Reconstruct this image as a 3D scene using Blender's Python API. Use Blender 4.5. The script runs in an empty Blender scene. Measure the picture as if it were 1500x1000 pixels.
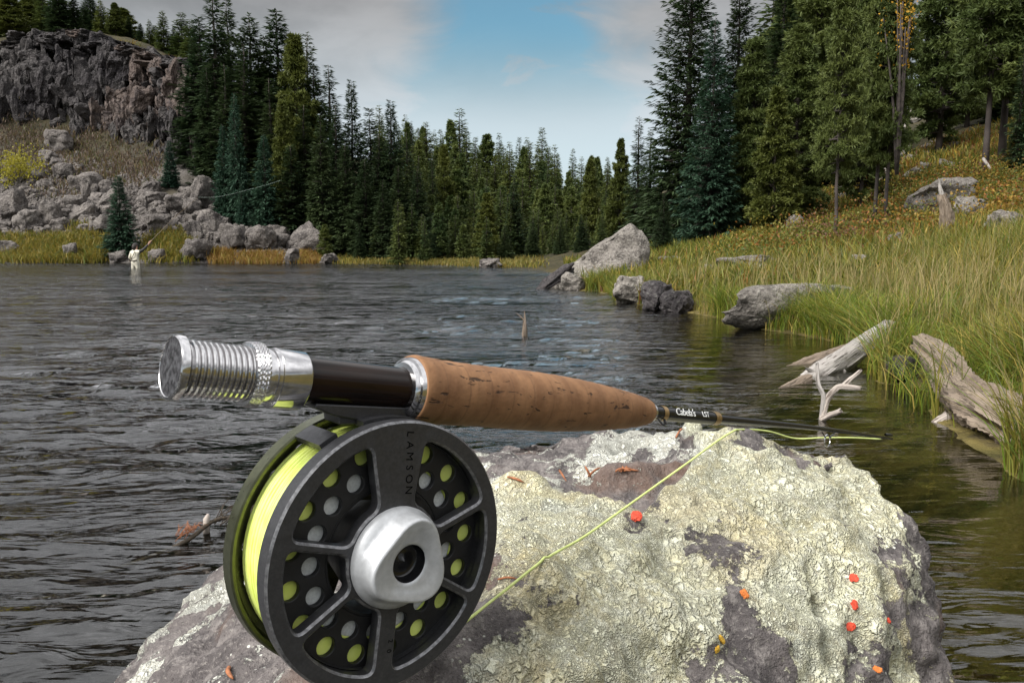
import bpy, bmesh, math, random
import numpy as np
from mathutils import Vector, Matrix
from mathutils.bvhtree import BVHTree
from mathutils.geometry import tessellate_polygon

S = bpy.context.scene
COL = S.collection
R = math.radians

# ------------------------------------------------------------------ camera
F_PX, CAM_H, HORIZON = 1155.0, 0.9, 362.0
PITCH = math.atan((500 - HORIZON) / F_PX)
cam_data = bpy.data.cameras.new('camera')
cam = bpy.data.objects.new('camera', cam_data)
COL.objects.link(cam)
cam.location = (0, 0, CAM_H)
cam.rotation_euler = (math.pi / 2 - PITCH, 0, 0)
cam_data.sensor_width = 36
cam_data.lens = 36 * F_PX / 1500
cam_data.clip_start = 0.02
cam_data.clip_end = 8000
S.camera = cam

# ------------------------------------------------------------------ light
SUN_DIR = Vector((-0.62, -0.46, 0.72)).normalized()      # towards the sun
sun_el = math.asin(SUN_DIR.z)
sun_az = math.atan2(SUN_DIR.x, SUN_DIR.y)
sd = bpy.data.lights.new('sun', 'SUN')
sd.energy = 4.0
sd.angle = R(32)
sd.color = (1.0, 0.975, 0.94)
sun = bpy.data.objects.new('sun', sd)
COL.objects.link(sun)
sun.location = (-20, -10, 40)
sun.rotation_euler = SUN_DIR.to_track_quat('Z', 'Y').to_euler()

w = bpy.data.worlds.new('World')
S.world = w
w.use_nodes = True
nt = w.node_tree
nt.nodes.clear()
def WN(t, **kw):
    n = nt.nodes.new(t)
    for k, v in kw.items():
        setattr(n, k, v)
    return n
def wmath(op, a, b=None, clamp=False):
    n = WN('ShaderNodeMath', operation=op, use_clamp=clamp)
    for i, v in enumerate((a, b)):
        if v is None: continue
        if isinstance(v, (int, float)): n.inputs[i].default_value = v
        else: nt.links.new(v, n.inputs[i])
    return n.outputs[0]
def wmap(v, a, b, c, d):
    n = WN('ShaderNodeMapRange', interpolation_type='SMOOTHSTEP')
    nt.links.new(v, n.inputs[0])
    for i, q in enumerate((a, b, c, d)): n.inputs[i + 1].default_value = q
    return n.outputs[0]
def wmix(f, a, b):
    n = WN('ShaderNodeMix', data_type='RGBA')
    if isinstance(f, float): n.inputs[0].default_value = f
    else: nt.links.new(f, n.inputs[0])
    for i, v in ((6, a), (7, b)):
        if isinstance(v, tuple): n.inputs[i].default_value = (*v, 1)
        else: nt.links.new(v, n.inputs[i])
    return n.outputs[2]
tc = WN('ShaderNodeTexCoord')
sep = WN('ShaderNodeSeparateXYZ')
nt.links.new(tc.outputs['Generated'], sep.inputs[0])
sky = WN('ShaderNodeTexSky', sky_type='NISHITA')
sky.sun_disc = False
sky.sun_elevation = sun_el
sky.sun_rotation = sun_az
sky.air_density = 1.2
sky.dust_density = 0.6
sky.ozone_density = 2.0
# cloud layer: noise on a plane above, streaky towards the horizon
zz = wmath('ADD', wmath('MAXIMUM', sep.outputs[2], 0.0), 0.22)
comb = WN('ShaderNodeCombineXYZ')
nt.links.new(wmath('DIVIDE', sep.outputs[0], zz), comb.inputs[0])
nt.links.new(wmath('DIVIDE', sep.outputs[1], zz), comb.inputs[1])
def wnoise(scale, detail, off, dist=0.0):
    m = WN('ShaderNodeVectorMath', operation='ADD')
    nt.links.new(comb.outputs[0], m.inputs[0]); m.inputs[1].default_value = off
    n = WN('ShaderNodeTexNoise')
    nt.links.new(m.outputs[0], n.inputs['Vector'])
    n.inputs['Scale'].default_value = scale; n.inputs['Detail'].default_value = detail
    n.inputs['Roughness'].default_value = 0.55; n.inputs['Distortion'].default_value = dist
    return n.outputs[0]
n1 = wnoise(1.3, 6, (3.1, 0.4, 0), 0.3)
n2 = wnoise(3.2, 7, (7.7, 2.2, 0), 0.6)
# the break in the clouds above the valley
gx = wmath('ABSOLUTE', wmath('SUBTRACT', sep.outputs[0], 0.005))
gap = wmap(wmath('ADD', gx, wmath('MULTIPLY', wmath('SUBTRACT', n2, 0.5), 0.16)), 0.035, 0.17, 0.0, 1.0)
gap = wmath('MAXIMUM', gap, wmap(sep.outputs[2], 0.29, 0.38, 0.0, 1.0))
low = wmap(sep.outputs[2], 0.14, 0.27, 0.85, 0.06)
thick = wmath('MAXIMUM', wmath('MULTIPLY', gap, wmap(n1, 0.15, 0.42, 0.55, 1.0)), low)
thick = wmath('MAXIMUM', thick, wmap(n2, 0.50, 0.68, 0.0, 0.75))
skyc = WN('ShaderNodeMix', data_type='RGBA', blend_type='MULTIPLY')
skyc.inputs[0].default_value = 1.0
nt.links.new(sky.outputs[0], skyc.inputs[6]); skyc.inputs[7].default_value = (0.54, 0.77, 0.74, 1)
bright = wmath('ADD', n1, wmath('MULTIPLY', n2, 0.5))
cloud = wmix(wmap(bright, 0.55, 0.95, 0.0, 1.0), (1.35, 1.37, 1.42), (2.7, 2.72, 2.78))
zen = wmath('ADD', 1.0, wmath('MINIMUM', wmath('MULTIPLY', wmath('MAXIMUM', wmath('SUBTRACT', sep.outputs[2], 0.28), 0.0), 14.0), 3.2))   # unseen clouds overhead boosted to light the boulder and silver the water
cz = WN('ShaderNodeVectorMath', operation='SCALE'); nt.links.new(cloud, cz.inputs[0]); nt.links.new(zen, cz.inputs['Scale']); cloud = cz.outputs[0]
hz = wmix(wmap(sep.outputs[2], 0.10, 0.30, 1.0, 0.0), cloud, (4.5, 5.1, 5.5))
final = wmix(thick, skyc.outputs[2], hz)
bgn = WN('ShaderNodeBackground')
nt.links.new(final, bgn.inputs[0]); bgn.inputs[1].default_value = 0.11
won = WN('ShaderNodeOutputWorld')
nt.links.new(bgn.outputs[0], won.inputs[0])

S.view_settings.view_transform = 'Standard'
S.view_settings.look = 'None'
S.view_settings.gamma = 1
S.view_settings.exposure = 0.5
S.view_settings.use_curve_mapping = False
S.render.engine = 'CYCLES'
S.cycles.use_denoising = True
S.cycles.max_bounces = 5
S.cycles.transparent_max_bounces = 12
S.cycles.caustics_reflective = False
S.cycles.caustics_refractive = False
S.cycles.sample_clamp_indirect = 6

# ------------------------------------------------------------------ projection helpers (photo pixels <-> place)
cp, sp = math.cos(PITCH), math.sin(PITCH)
CAM = Vector((0, 0, CAM_H))
RIGHT, UP, FWD = Vector((1, 0, 0)), Vector((0, sp, cp)), Vector((0, cp, -sp))
def pray(px, py):
    return RIGHT * ((px - 750) / F_PX) + UP * ((500 - py) / F_PX) + FWD
def PD(px, py, d):
    return CAM + pray(px, py) * d
def PY(px, py, Y):
    r = pray(px, py); return CAM + r * (Y / r.y)
def PZ(px, py, z=0.0):
    r = pray(px, py); return CAM + r * ((z - CAM_H) / r.z)
def c2w(v):
    return RIGHT * v[0] + UP * v[1] + FWD * v[2]

# ------------------------------------------------------------------ numpy noise
def _hash(ix, iy, iz, seed):
    h = (ix * 374761393 + iy * 668265263 + iz * 2147483647 + seed * 1274126177) & 0xFFFFFFFF
    h = ((h ^ (h >> 13)) * 1274126177) & 0xFFFFFFFF
    h = ((h ^ (h >> 16)) * 2246822519) & 0xFFFFFFFF
    return (h ^ (h >> 15)) & 0xFFFFFFFF
def vnoise(P, seed=0):
    P = np.asarray(P, float)
    i = np.floor(P).astype(np.int64); f = P - i
    u = f * f * f * (f * (f * 6 - 15) + 10)
    out = 0
    for dx in (0, 1):
        for dy in (0, 1):
            for dz in (0, 1):
                hv = _hash(i[:, 0] + dx, i[:, 1] + dy, i[:, 2] + dz, seed) / 4294967295.0
                wgt = (u[:, 0] if dx else 1 - u[:, 0]) * (u[:, 1] if dy else 1 - u[:, 1]) * (u[:, 2] if dz else 1 - u[:, 2])
                out = out + hv * wgt
    return out * 2 - 1
def fbm(P, octv=4, seed=0, gain=0.5, lac=2.03):
    P = np.asarray(P, float); a = 1.0; s = 0; n = 0
    for o in range(octv):
        s = s + a * vnoise(P, seed + o * 17); n += a
        P = P * lac + 11.3; a *= gain
    return s / n
def worley(P, seed=0):
    P = np.asarray(P, float)
    i = np.floor(P).astype(np.int64)
    f1 = np.full(len(P), 9.0); f2 = np.full(len(P), 9.0); cid = np.zeros(len(P))
    for dx in (-1, 0, 1):
        for dy in (-1, 0, 1):
            for dz in (-1, 0, 1):
                c = i + np.array((dx, dy, dz))
                q = np.stack([_hash(c[:, 0], c[:, 1], c[:, 2], seed + k) / 4294967295.0 for k in range(3)], 1) + c
                d = np.linalg.norm(P - q, axis=1)
                h = _hash(c[:, 0], c[:, 1], c[:, 2], seed + 9) / 4294967295.0
                nearer = d < f1
                f2 = np.where(nearer, f1, np.minimum(f2, d))
                cid = np.where(nearer, h, cid)
                f1 = np.where(nearer, d, f1)
    return f1, f2, cid
def noise2(x, y, s, seed=0, octv=3):
    return fbm(np.stack([np.asarray(x) * s, np.asarray(y) * s, np.full(np.shape(x), 0.37)], 1), octv, seed)
def sstep(a, b, x):
    t = np.clip((x - a) / (b - a), 0, 1); return t * t * (3 - 2 * t)

# ------------------------------------------------------------------ mesh helpers
def fast_mesh(name, V, F, smooth=True, attrs=None):
    V = np.asarray(V, np.float32); F = np.asarray(F, np.int32)
    me = bpy.data.meshes.new(name)
    n, k = F.shape
    me.vertices.add(len(V)); me.vertices.foreach_set('co', V.ravel())
    me.loops.add(n * k); me.loops.foreach_set('vertex_index', F.ravel())
    me.polygons.add(n)
    me.polygons.foreach_set('loop_start', np.arange(n, dtype=np.int32) * k)
    me.polygons.foreach_set('loop_total', np.full(n, k, np.int32))
    me.polygons.foreach_set('use_smooth', np.full(n, smooth, bool))
    me.update(calc_edges=True)
    for an, data in (attrs or {}).items():
        if data.ndim == 1:
            a = me.attributes.new(an, 'FLOAT', 'POINT'); a.data.foreach_set('value', data.astype(np.float32))
        else:
            a = me.attributes.new(an, 'FLOAT_COLOR', 'POINT')
            d4 = np.ones((len(V), 4), np.float32); d4[:, :3] = data
            a.data.foreach_set('color', d4.ravel())
    return me
def grid_faces(nr, nc, wrap=False):
    i = np.arange(nr - 1)[:, None]; j = np.arange(nc if wrap else nc - 1)[None]
    j2 = (j + 1) % nc
    return np.stack([i * nc + j, i * nc + j2, (i + 1) * nc + j2, (i + 1) * nc + j], -1).reshape(-1, 4)
def obj(name, me, mat=None, parent=None, loc=None):
    o = bpy.data.objects.new(name, me)
    COL.objects.link(o)
    if mat is not None and len(me.materials) == 0: me.materials.append(mat)
    if parent is not None: o.parent = parent
    if loc is not None: o.location = loc
    return o
def tag(o, label=None, cat=None, group=None, kind=None):
    if label: o['label'] = label
    if cat: o['category'] = cat
    if group: o['group'] = group
    if kind: o['kind'] = kind
    return o
def empty(name, loc, label=None, cat=None, group=None, rz=0):
    o = bpy.data.objects.new(name, None)
    o.empty_display_size = 0.2
    COL.objects.link(o); o.location = loc; o.rotation_euler = (0, 0, rz)
    return tag(o, label, cat, group)
def copy_tree(o, parent=None):
    c = o.copy(); COL.objects.link(c)
    if parent is not None: c.parent = parent
    for ch in list(o.children): copy_tree(ch, c)
    return c
class MB:
    """collects pieces of ONE mesh"""
    def __init__(s): s.v = []; s.f = []; s.n = 0
    def add(s, V, F):
        s.v.extend([tuple(map(float, p)) for p in V]); s.f.extend([tuple(int(q) + s.n for q in f) for f in F]); s.n += len(V); return s
    def mesh(s, name, smooth=True, sharp=None):
        me = bpy.data.meshes.new(name); me.from_pydata(s.v, [], s.f)
        me.polygons.foreach_set('use_smooth', [smooth] * len(me.polygons)); me.update()
        if smooth and sharp is not None: me.set_sharp_from_angle(angle=R(sharp))
        return me
def tube_arrays(pts, radii, seg=8, cap=True, wob=None):
    pts = [Vector(p) for p in pts]; n = len(pts); V = []
    up = Vector((0.13, 0.21, 0.97)); prev = None
    for i, p in enumerate(pts):
        t = (pts[min(i + 1, n - 1)] - pts[max(i - 1, 0)]).normalized()
        if prev is None:
            a = t.cross(up)
            if a.length < 0.1: a = t.cross(Vector((1, 0, 0)))
        else:
            a = prev - t * prev.dot(t)
        a.normalize(); b = t.cross(a); prev = a
        for j in range(seg):
            th = 2 * math.pi * j / seg
            rr = radii[i] * (wob(i, j) if wob else 1)
            V.append(p + (a * math.cos(th) + b * math.sin(th)) * rr)
    Fc = [tuple(f) for f in grid_faces(n, seg, True)]
    if cap:
        Fc.append(tuple(range(seg))[::-1]); Fc.append(tuple((n - 1) * seg + j for j in range(seg)))
    return V, Fc
def lathe_arrays(prof, seg=48, cap0=False, cap1=False, mod=None):
    """profile (x, r) turned about the local X axis"""
    V = []
    for i, (x, r) in enumerate(prof):
        for j in range(seg):
            th = 2 * math.pi * j / seg
            rr = r + (mod(i, x, th) if mod else 0)
            V.append((x, rr * math.cos(th), rr * math.sin(th)))
    Fc = [tuple(f)[::-1] for f in grid_faces(len(prof), seg, True)]
    if cap0: Fc.append(tuple(range(seg)))
    if cap1: Fc.append(tuple((len(prof) - 1) * seg + j for j in range(seg))[::-1])
    return V, Fc
def smooth_path(ctrl, n):
    P = np.array([tuple(c) for c in ctrl], float); m = len(P)
    if m < 3:
        t = np.linspace(0, 1, n)[:, None]; return P[0] * (1 - t) + P[-1] * t
    Q = np.vstack([2 * P[0] - P[1], P, 2 * P[-1] - P[-2]])
    out = []
    for u in np.linspace(0, m - 1 - 1e-6, n):
        i = int(u); t = u - i; a, b, c, d = Q[i:i + 4]
        out.append(0.5 * (2 * b + (c - a) * t + (2 * a - 5 * b + 4 * c - d) * t * t + (3 * b - a - 3 * c + d) * t ** 3))
    return np.array(out)

# ------------------------------------------------------------------ materials
class Mat:
    def __init__(s, name):
        s.m = bpy.data.materials.new(name); s.m.use_nodes = True
        s.t = s.m.node_tree; s.b = s.t.nodes['Principled BSDF']; s.out = s.t.nodes['Material Output']
        s._co = None
    def n(s, t, **kw):
        x = s.t.nodes.new(t)
        for k, v in kw.items(): setattr(x, k, v)
        return x
    def l(s, a, b): s.t.links.new(a, b)
    def put(s, sock, v):
        if isinstance(v, (int, float)): sock.default_value = v
        elif isinstance(v, tuple): sock.default_value = (*v, 1) if len(v) == 3 and len(sock.default_value) == 4 else v
        else: s.l(v, sock)
    def co(s, kind='Object'):
        if s._co is None: s._co = s.n('ShaderNodeTexCoord')
        return s._co.outputs[kind]
    def geo(s): return s.n('ShaderNodeNewGeometry')
    def scale(s, vec, v):
        x = s.n('ShaderNodeVectorMath', operation='MULTIPLY'); s.l(vec, x.inputs[0]); x.inputs[1].default_value = v; return x.outputs[0]
    def noise(s, scale, detail=4, rough=0.55, vec=None, dist=0, out=0):
        x = s.n('ShaderNodeTexNoise'); s.l(vec if vec is not None else s.co(), x.inputs['Vector'])
        x.inputs['Scale'].default_value = scale; x.inputs['Detail'].default_value = detail
        x.inputs['Roughness'].default_value = rough; x.inputs['Distortion'].default_value = dist
        return x.outputs[out]
    def voro(s, scale, feature='F1', vec=None, out='Distance', rand=1.0):
        x = s.n('ShaderNodeTexVoronoi', feature=feature); s.l(vec if vec is not None else s.co(), x.inputs['Vector'])
        x.inputs['Scale'].default_value = scale; x.inputs['Randomness'].default_value = rand
        return x.outputs[out]
    def math(s, op, a, b=None, clamp=False):
        x = s.n('ShaderNodeMath', operation=op, use_clamp=clamp); s.put(x.inputs[0], a)
        if b is not None: s.put(x.inputs[1], b)
        return x.outputs[0]
    def rng(s, v, a, b, c=0.0, d=1.0):
        x = s.n('ShaderNodeMapRange', interpolation_type='SMOOTHSTEP'); s.l(v, x.inputs[0])
        for i, q in enumerate((a, b, c, d)): x.inputs[i + 1].default_value = q
        return x.outputs[0]
    def mix(s, f, a, b, mode='MIX'):
        x = s.n('ShaderNodeMix', data_type='RGBA', blend_type=mode); s.put(x.inputs[0], f); s.put(x.inputs[6], a); s.put(x.inputs[7], b); return x.outputs[2]
    def attr(s, name, out='Fac'):
        x = s.n('ShaderNodeAttribute', attribute_name=name); return x.outputs[out]
    def bump(s, h, strength, dist, normal=None):
        x = s.n('ShaderNodeBump'); s.l(h, x.inputs['Height']); x.inputs['Strength'].default_value = strength; x.inputs['Distance'].default_value = dist
        if normal is not None: s.l(normal, x.inputs['Normal'])
        return x.outputs[0]
    def setp(s, **kw):
        for k, v in kw.items(): s.put(s.b.inputs[k.replace('_', ' ')], v)
        return s
    def rand(s): return s.n('ShaderNodeObjectInfo').outputs['Random']

def simple(name, col, rough=0.6, metal=0.0, spec=0.5, var=0.25, scale=60):
    m = Mat(name); nz = m.noise(scale, 4)
    m.setp(Base_Color=m.mix(m.rng(nz, 0.3, 0.7), tuple(c * (1 - var) for c in col), tuple(min(1, c * (1 + var)) for c in col)),
           Roughness=m.rng(m.noise(scale * 1.7, 3), 0.3, 0.7, max(0.02, rough - 0.07), min(1, rough + 0.07)), Metallic=metal)
    m.b.inputs['Specular IOR Level'].default_value = spec
    return m.m

def foliage(name, c_dark, c_light, rough=0.6, trans=0.25, attr=None):
    m = Mat(name)
    rnd = m.rand()
    nz = m.noise(0.9, 3, vec=m.geo().outputs['Position'])
    f = m.math('ADD', m.math('MULTIPLY', rnd, 0.55), m.math('MULTIPLY', m.rng(nz, 0.3, 0.7), 0.45))
    col = m.mix(f, c_dark, c_light)
    if attr: col = m.mix(1.0, col, m.attr(attr, 'Color'), 'MULTIPLY')
    m.setp(Base_Color=col, Roughness=rough)
    m.b.inputs['Specular IOR Level'].default_value = 0.25
    tr = m.n('ShaderNodeBsdfTranslucent'); m.l(col, tr.inputs[0])
    ms = m.n('ShaderNodeMixShader'); ms.inputs[0].default_value = trans
    m.l(m.b.outputs[0], ms.inputs[1]); m.l(tr.outputs[0], ms.inputs[2]); m.l(ms.outputs[0], m.out.inputs[0])
    return m.m

def rock_mat(name, a, b, c, scale=1.0, bump=1.0, lich=(0.30, 0.29, 0.25)):
    m = Mat(name)
    P = m.geo().outputs['Position']
    big = m.noise(0.55 * scale, 5, vec=P); med = m.noise(4 * scale, 6, 0.62, vec=P); fine = m.noise(26 * scale, 5, 0.6, vec=P)
    col = m.mix(m.rng(big, 0.35, 0.65), a, b)
    col = m.mix(m.math('MULTIPLY', m.rng(med, 0.48, 0.60), 0.85), col, c)
    col = m.mix(m.math('MULTIPLY', m.rng(fine, 0.54, 0.66), 0.6), col, lich)
    col = m.mix(m.math('MULTIPLY', m.rng(fine, 0.38, 0.46, 1.0, 0.0), 0.75), col, tuple(q * 0.35 for q in a))
    col = m.mix(m.math('MULTIPLY', m.rand(), 0.35), col, tuple(q * 0.55 for q in b))
    h = m.math('ADD', med, m.math('MULTIPLY', fine, 0.45))
    m.setp(Base_Color=col, Roughness=0.9, Normal=m.bump(h, 1.0, 0.085 * bump / scale))
    m.b.inputs['Specular IOR Level'].default_value = 0.25
    return m.m
M = {}
M['rock'] = rock_mat('talus_rock', (0.125, 0.110, 0.100), (0.205, 0.182, 0.165), (0.070, 0.061, 0.058), .36, lich=(0.33, 0.305, 0.27))
M['rock_near'] = rock_mat('bank_rock', (0.17, 0.15, 0.135), (0.26, 0.235, 0.205), (0.085, 0.074, 0.066), .85, lich=(0.42, 0.40, 0.345))
M['rock_dark'] = rock_mat('wet_rock', (0.045, 0.04, 0.042), (0.075, 0.066, 0.066), (0.03, 0.027, 0.028), .85, lich=(0.14, 0.135, 0.12))
M['cliff'] = rock_mat('cliff_rock', (0.040, 0.035, 0.038), (0.105, 0.095, 0.090), (0.020, 0.018, 0.018), 0.34, lich=(0.17, 0.16, 0.15))
M['cliff_red'] = rock_mat('cliff_rock_rust', (0.11, 0.080, 0.068), (0.155, 0.122, 0.106), (0.05, 0.04, 0.04), 0.34, lich=(0.22, 0.2, 0.18))
M['spruce'] = foliage('spruce_needles', (0.026, 0.050, 0.022), (0.070, 0.098, 0.036))
M['spruce_blue'] = foliage('blue_spruce_needles', (0.030, 0.072, 0.046), (0.056, 0.104, 0.060))
M['pine'] = foliage('pine_needles', (0.060, 0.080, 0.018), (0.125, 0.138, 0.028))
M['pine_dark'] = foliage('dark_pine_needles', (0.060, 0.088, 0.024), (0.118, 0.142, 0.036))
M['far'] = foliage('far_needles', (0.040, 0.074, 0.026), (0.150, 0.172, 0.044))
M['aspen'] = foliage('aspen_leaves', (0.26, 0.25, 0.03), (0.36, 0.31, 0.035), trans=0.4)
M['orange_leaf'] = foliage('orange_leaves', (0.42, 0.24, 0.03), (0.52, 0.30, 0.03), trans=0.4)
M['bark'] = simple('conifer_bark', (0.060, 0.048, 0.042), 0.95, scale=9, var=0.5)
M['bark_grey'] = simple('grey_bark', (0.14, 0.125, 0.11), 0.95, scale=9, var=0.4)
# ------------------------------------------------------------------ terrain
def V3(v): return (v.x, v.y, v.z)
ctrl = []
for px, py in [(-250, 386), (0, 386), (150, 385), (300, 385), (450, 386), (600, 387), (700, 390), (760, 394), (800, 399),
               (800, 417), (850, 426), (900, 440), (960, 452), (1030, 461), (1075, 476), (1150, 487), (1215, 500), (1275, 524), (1300, 560),
               (1370, 610), (1440, 660), (1500, 700)]:
    ctrl.append(V3(PZ(px, py, 0.0)))
ctrl += [(2.05, 2.2, 0), (2.3, 1.0, 0), (2.6, -2, 0), (3.0, -10, 0), (4, -40, 0), (-44, 30, 0), (-40, 12, 0), (-38, -10, 0), (-36, -50, 0)]
ctrl += [(0, 1.5, -.55), (0.9, 1.5, -.45), (-2, 3, -.8), (1.0, 3, -.42), (1.55, 4.4, -.24), (1.3, 6, -.45), (2.1, 7.6, -.22), (0, 6, -.9), (-5, 10, -1.2), (0, 14, -1), (1.4, 11, -.6),
         (-15, 20, -1.3), (-25, 32, -1.0), (-13, 33, -.95), (-5, 30, -.9), (0, 23, -.7), (-10, -5, -1), (0, -5, -.7), (-20, 5, -1.3), (-32, 15, -1.2), (-15.8, 32.6, -.72)]
for px, py, Y in [  # left bank, talus, cliff foot, cliff top
        (0, 372, 46), (150, 374, 46), (300, 374, 46), (420, 376, 46), (0, 330, 50), (150, 340, 49.5), (300, 338, 49), (440, 362, 48.5),
        (0, 262, 57), (100, 240, 58.5), (190, 245, 58), (260, 275, 55), (330, 305, 54), (400, 345, 54),
        (0, 185, 64), (60, 172, 65), (120, 190, 64.5), (180, 212, 63), (240, 240, 60), (295, 240, 60), (-150, 180, 64),
        (0, 74, 70), (60, 58, 70), (100, 55, 70), (160, 65, 69.5), (230, 84, 68), (285, 112, 66), (330, 190, 66), (-150, 70, 70),
        (370, 260, 66), (440, 320, 64), (520, 350, 62),
        # middle forest floor and the hill behind
        (500, 379, 48), (600, 381, 46), (700, 383, 43), (770, 386, 40), (600, 362, 70), (720, 364, 70), (840, 372, 50), (880, 366, 70),
        # right bank
        (1000, 377, 22), (1100, 357, 22), (1215, 357, 18), (1290, 334, 20), (1385, 303, 22), (1450, 250, 26), (1330, 240, 30),
        (1495, 205, 30), (1290, 215, 38), (1150, 335, 28), (1060, 345, 34), (960, 372, 26), (1500, 330, 16), (1500, 430, 9), (1300, 420, 12), (1100, 402, 15),
        (1200, 452, 9), (1400, 480, 6.3), (1500, 570, 4.6), (1420, 400, 11)]:
    ctrl.append(V3(PY(px, py, Y)))
ctrl += [(-45, 110, 19), (-20, 110, 12), (-8, 110, 8.5), (0, 110, 6), (10, 110, 6), (-30, 160, 17), (-10, 160, 13), (5, 160, 9), (18, 150, 8), (-70, 80, 19),
         (12, 0, 2.2), (20, 15, 4.2), (28, 30, 8), (40, 0, 7), (60, 40, 17), (35, 70, 13), (20, 70, 6), (20, 50, 5.5), (12, -20, 2), (-60, 45, 3), (-60, 10, 4), (-70, -40, 6),
         (-400, 0, 40), (400, 0, 60), (0, 500, 25), (-400, 500, 50), (400, 500, 50), (0, -500, 20), (-400, -500, 30), (400, -500, 40),
         (-3000, 0, 40), (3000, 0, 50), (0, 3000, 30), (0, -3000, 30), (2500, 2500, 40), (-2500, 2500, 40), (2500, -2500, 40), (-2500, -2500, 40)]
CT = np.array(ctrl, float)
def _kern(d): return np.sqrt(d * d + 0.02)
_D = _kern(np.linalg.norm(CT[:, None, :2] - CT[None, :, :2], axis=2))
_A = np.block([[_D, np.ones((len(CT), 1))], [np.ones((1, len(CT))), np.zeros((1, 1))]])
_W = np.linalg.solve(_A + np.eye(len(_A)) * 1e-6, np.append(CT[:, 2], 0))
def terrain(x, y, detail=True):
    x = np.atleast_1d(np.asarray(x, float)); y = np.atleast_1d(np.asarray(y, float))
    out = np.empty(len(x))
    for s in range(0, len(x), 20000):
        q = slice(s, s + 20000)
        d = _kern(np.hypot(x[q, None] - CT[None, :, 0], y[q, None] - CT[None, :, 1]))
        out[q] = d @ _W[:-1] + _W[-1]
    if detail:
        far = np.clip(np.hypot(x, y) / 40, 0.12, 1.0)
        out = out + noise2(x, y, 0.45, 3, 4) * 0.30 * far * np.clip(np.abs(out) * 3, 0.15, 1) + noise2(x, y, 2.6, 8, 3) * 0.05
    return out
def TZ(x, y): return float(terrain([x], [y])[0])

def axis_lines(lo, hi, c, fine, n):
    """grid lines dense around c"""
    k = 7.0
    u = np.linspace(-1, 1, n)
    s = np.sinh(k * u) / math.sinh(k)
    return np.where(u < 0, c + s * (c - lo), c + s * (hi - c))
gx_ = np.unique(np.concatenate([np.linspace(-60, 30, 240), np.linspace(0.4, 9, 130), -np.geomspace(61, 3000, 18), np.geomspace(31, 3000, 26)]))
gy_ = np.unique(np.concatenate([np.linspace(-10, 80, 230), np.linspace(2, 24, 200), np.linspace(81, 240, 90), np.geomspace(245, 3000, 20), -np.geomspace(11, 3000, 18)]))
GX, GY = np.meshgrid(gx_, gy_)
gz = terrain(GX.ravel(), GY.ravel())
gV = np.stack([GX.ravel(), GY.ravel(), gz], 1)
gF = grid_faces(len(gy_), len(gx_))
# what the ground is made of, by place: 0 soil/litter, R grass, G scree, B silt
xx, yy = gV[:, 0], gV[:, 1]
left = sstep(-3, -8, xx) * sstep(38, 43, yy)
scree = left * sstep(66, 56, yy) * sstep(-9, -14, xx) * np.clip(0.8 + 0.9 * noise2(xx, yy, 0.35, 5), 0, 1)
grassy = sstep(0.3, 1.5, xx) * sstep(34, 22, yy)
silt = sstep(0.05, -0.05, gz)
bed = sstep(-0.6, 0.9, xx - 0.06 * yy + 0.5 * noise2(xx, yy, 0.6, 19))
gme = fast_mesh('ground', gV, gF, True, {'zone': np.stack([grassy, scree, silt], 1), 'bed': bed})
m = Mat('ground_mix')
P = m.geo().outputs['Position']
zs = m.n('ShaderNodeSeparateColor'); m.l(m.attr('zone', 'Color'), zs.inputs[0])
nA, nB, nC = m.noise(0.8, 6, vec=P), m.noise(7, 6, 0.6, vec=P), m.noise(40, 4, vec=P)
soil = m.mix(m.rng(nA, 0.35, 0.65), (0.040, 0.034, 0.020), (0.070, 0.055, 0.028))
soil = m.mix(m.rng(nB, 0.42, 0.62), soil, (0.035, 0.036, 0.018))
grs = m.mix(m.rng(nA, 0.35, 0.62), (0.075, 0.075, 0.022), (0.135, 0.100, 0.028))
grs = m.mix(m.rng(nB, 0.45, 0.65), grs, (0.06, 0.045, 0.022))
scr = m.mix(m.rng(nB, 0.40, 0.60), (0.085, 0.076, 0.072), (0.19, 0.172, 0.16))
slt = m.mix(m.rng(nA, 0.35, 0.65), (0.16, 0.125, 0.045), (0.23, 0.19, 0.075))
slt = m.mix(m.rng(m.noise(2.6, 5, vec=P), 0.46, 0.60), slt, (0.045, 0.042, 0.018))
vs = m.voro(4.5, 'F1', vec=P)
slt = m.mix(m.math('MULTIPLY', m.rng(vs, 0.22, 0.12), 0.6), slt, (0.10, 0.085, 0.06))
slt = m.mix(m.math('SUBTRACT', 1.0, m.attr('bed')), slt, m.mix(m.rng(nB, .4, .6), (.030, .029, .026), (.065, .060, .052)))
col = m.mix(zs.outputs[0], soil, grs); col = m.mix(zs.outputs[1], col, scr); col = m.mix(zs.outputs[2], col, slt)
m.setp(Base_Color=col, Roughness=0.95, Normal=m.bump(m.math('ADD', nB, m.math('MULTIPLY', nC, 0.4)), 0.8, 0.08))
m.b.inputs['Specular IOR Level'].default_value = 0.15
tag(obj('ground', gme, m.m), 'river bed, grassy banks and forest floor', None, None, 'structure')
GBVH = BVHTree.FromPolygons([Vector(v) for v in gV], [tuple(f) for f in gF])
def GHIT(px, py):
    h = GBVH.ray_cast(CAM, pray(px, py).normalized(), 500)
    return h[0] if h[0] is not None else PZ(px, py, 0)

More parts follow.
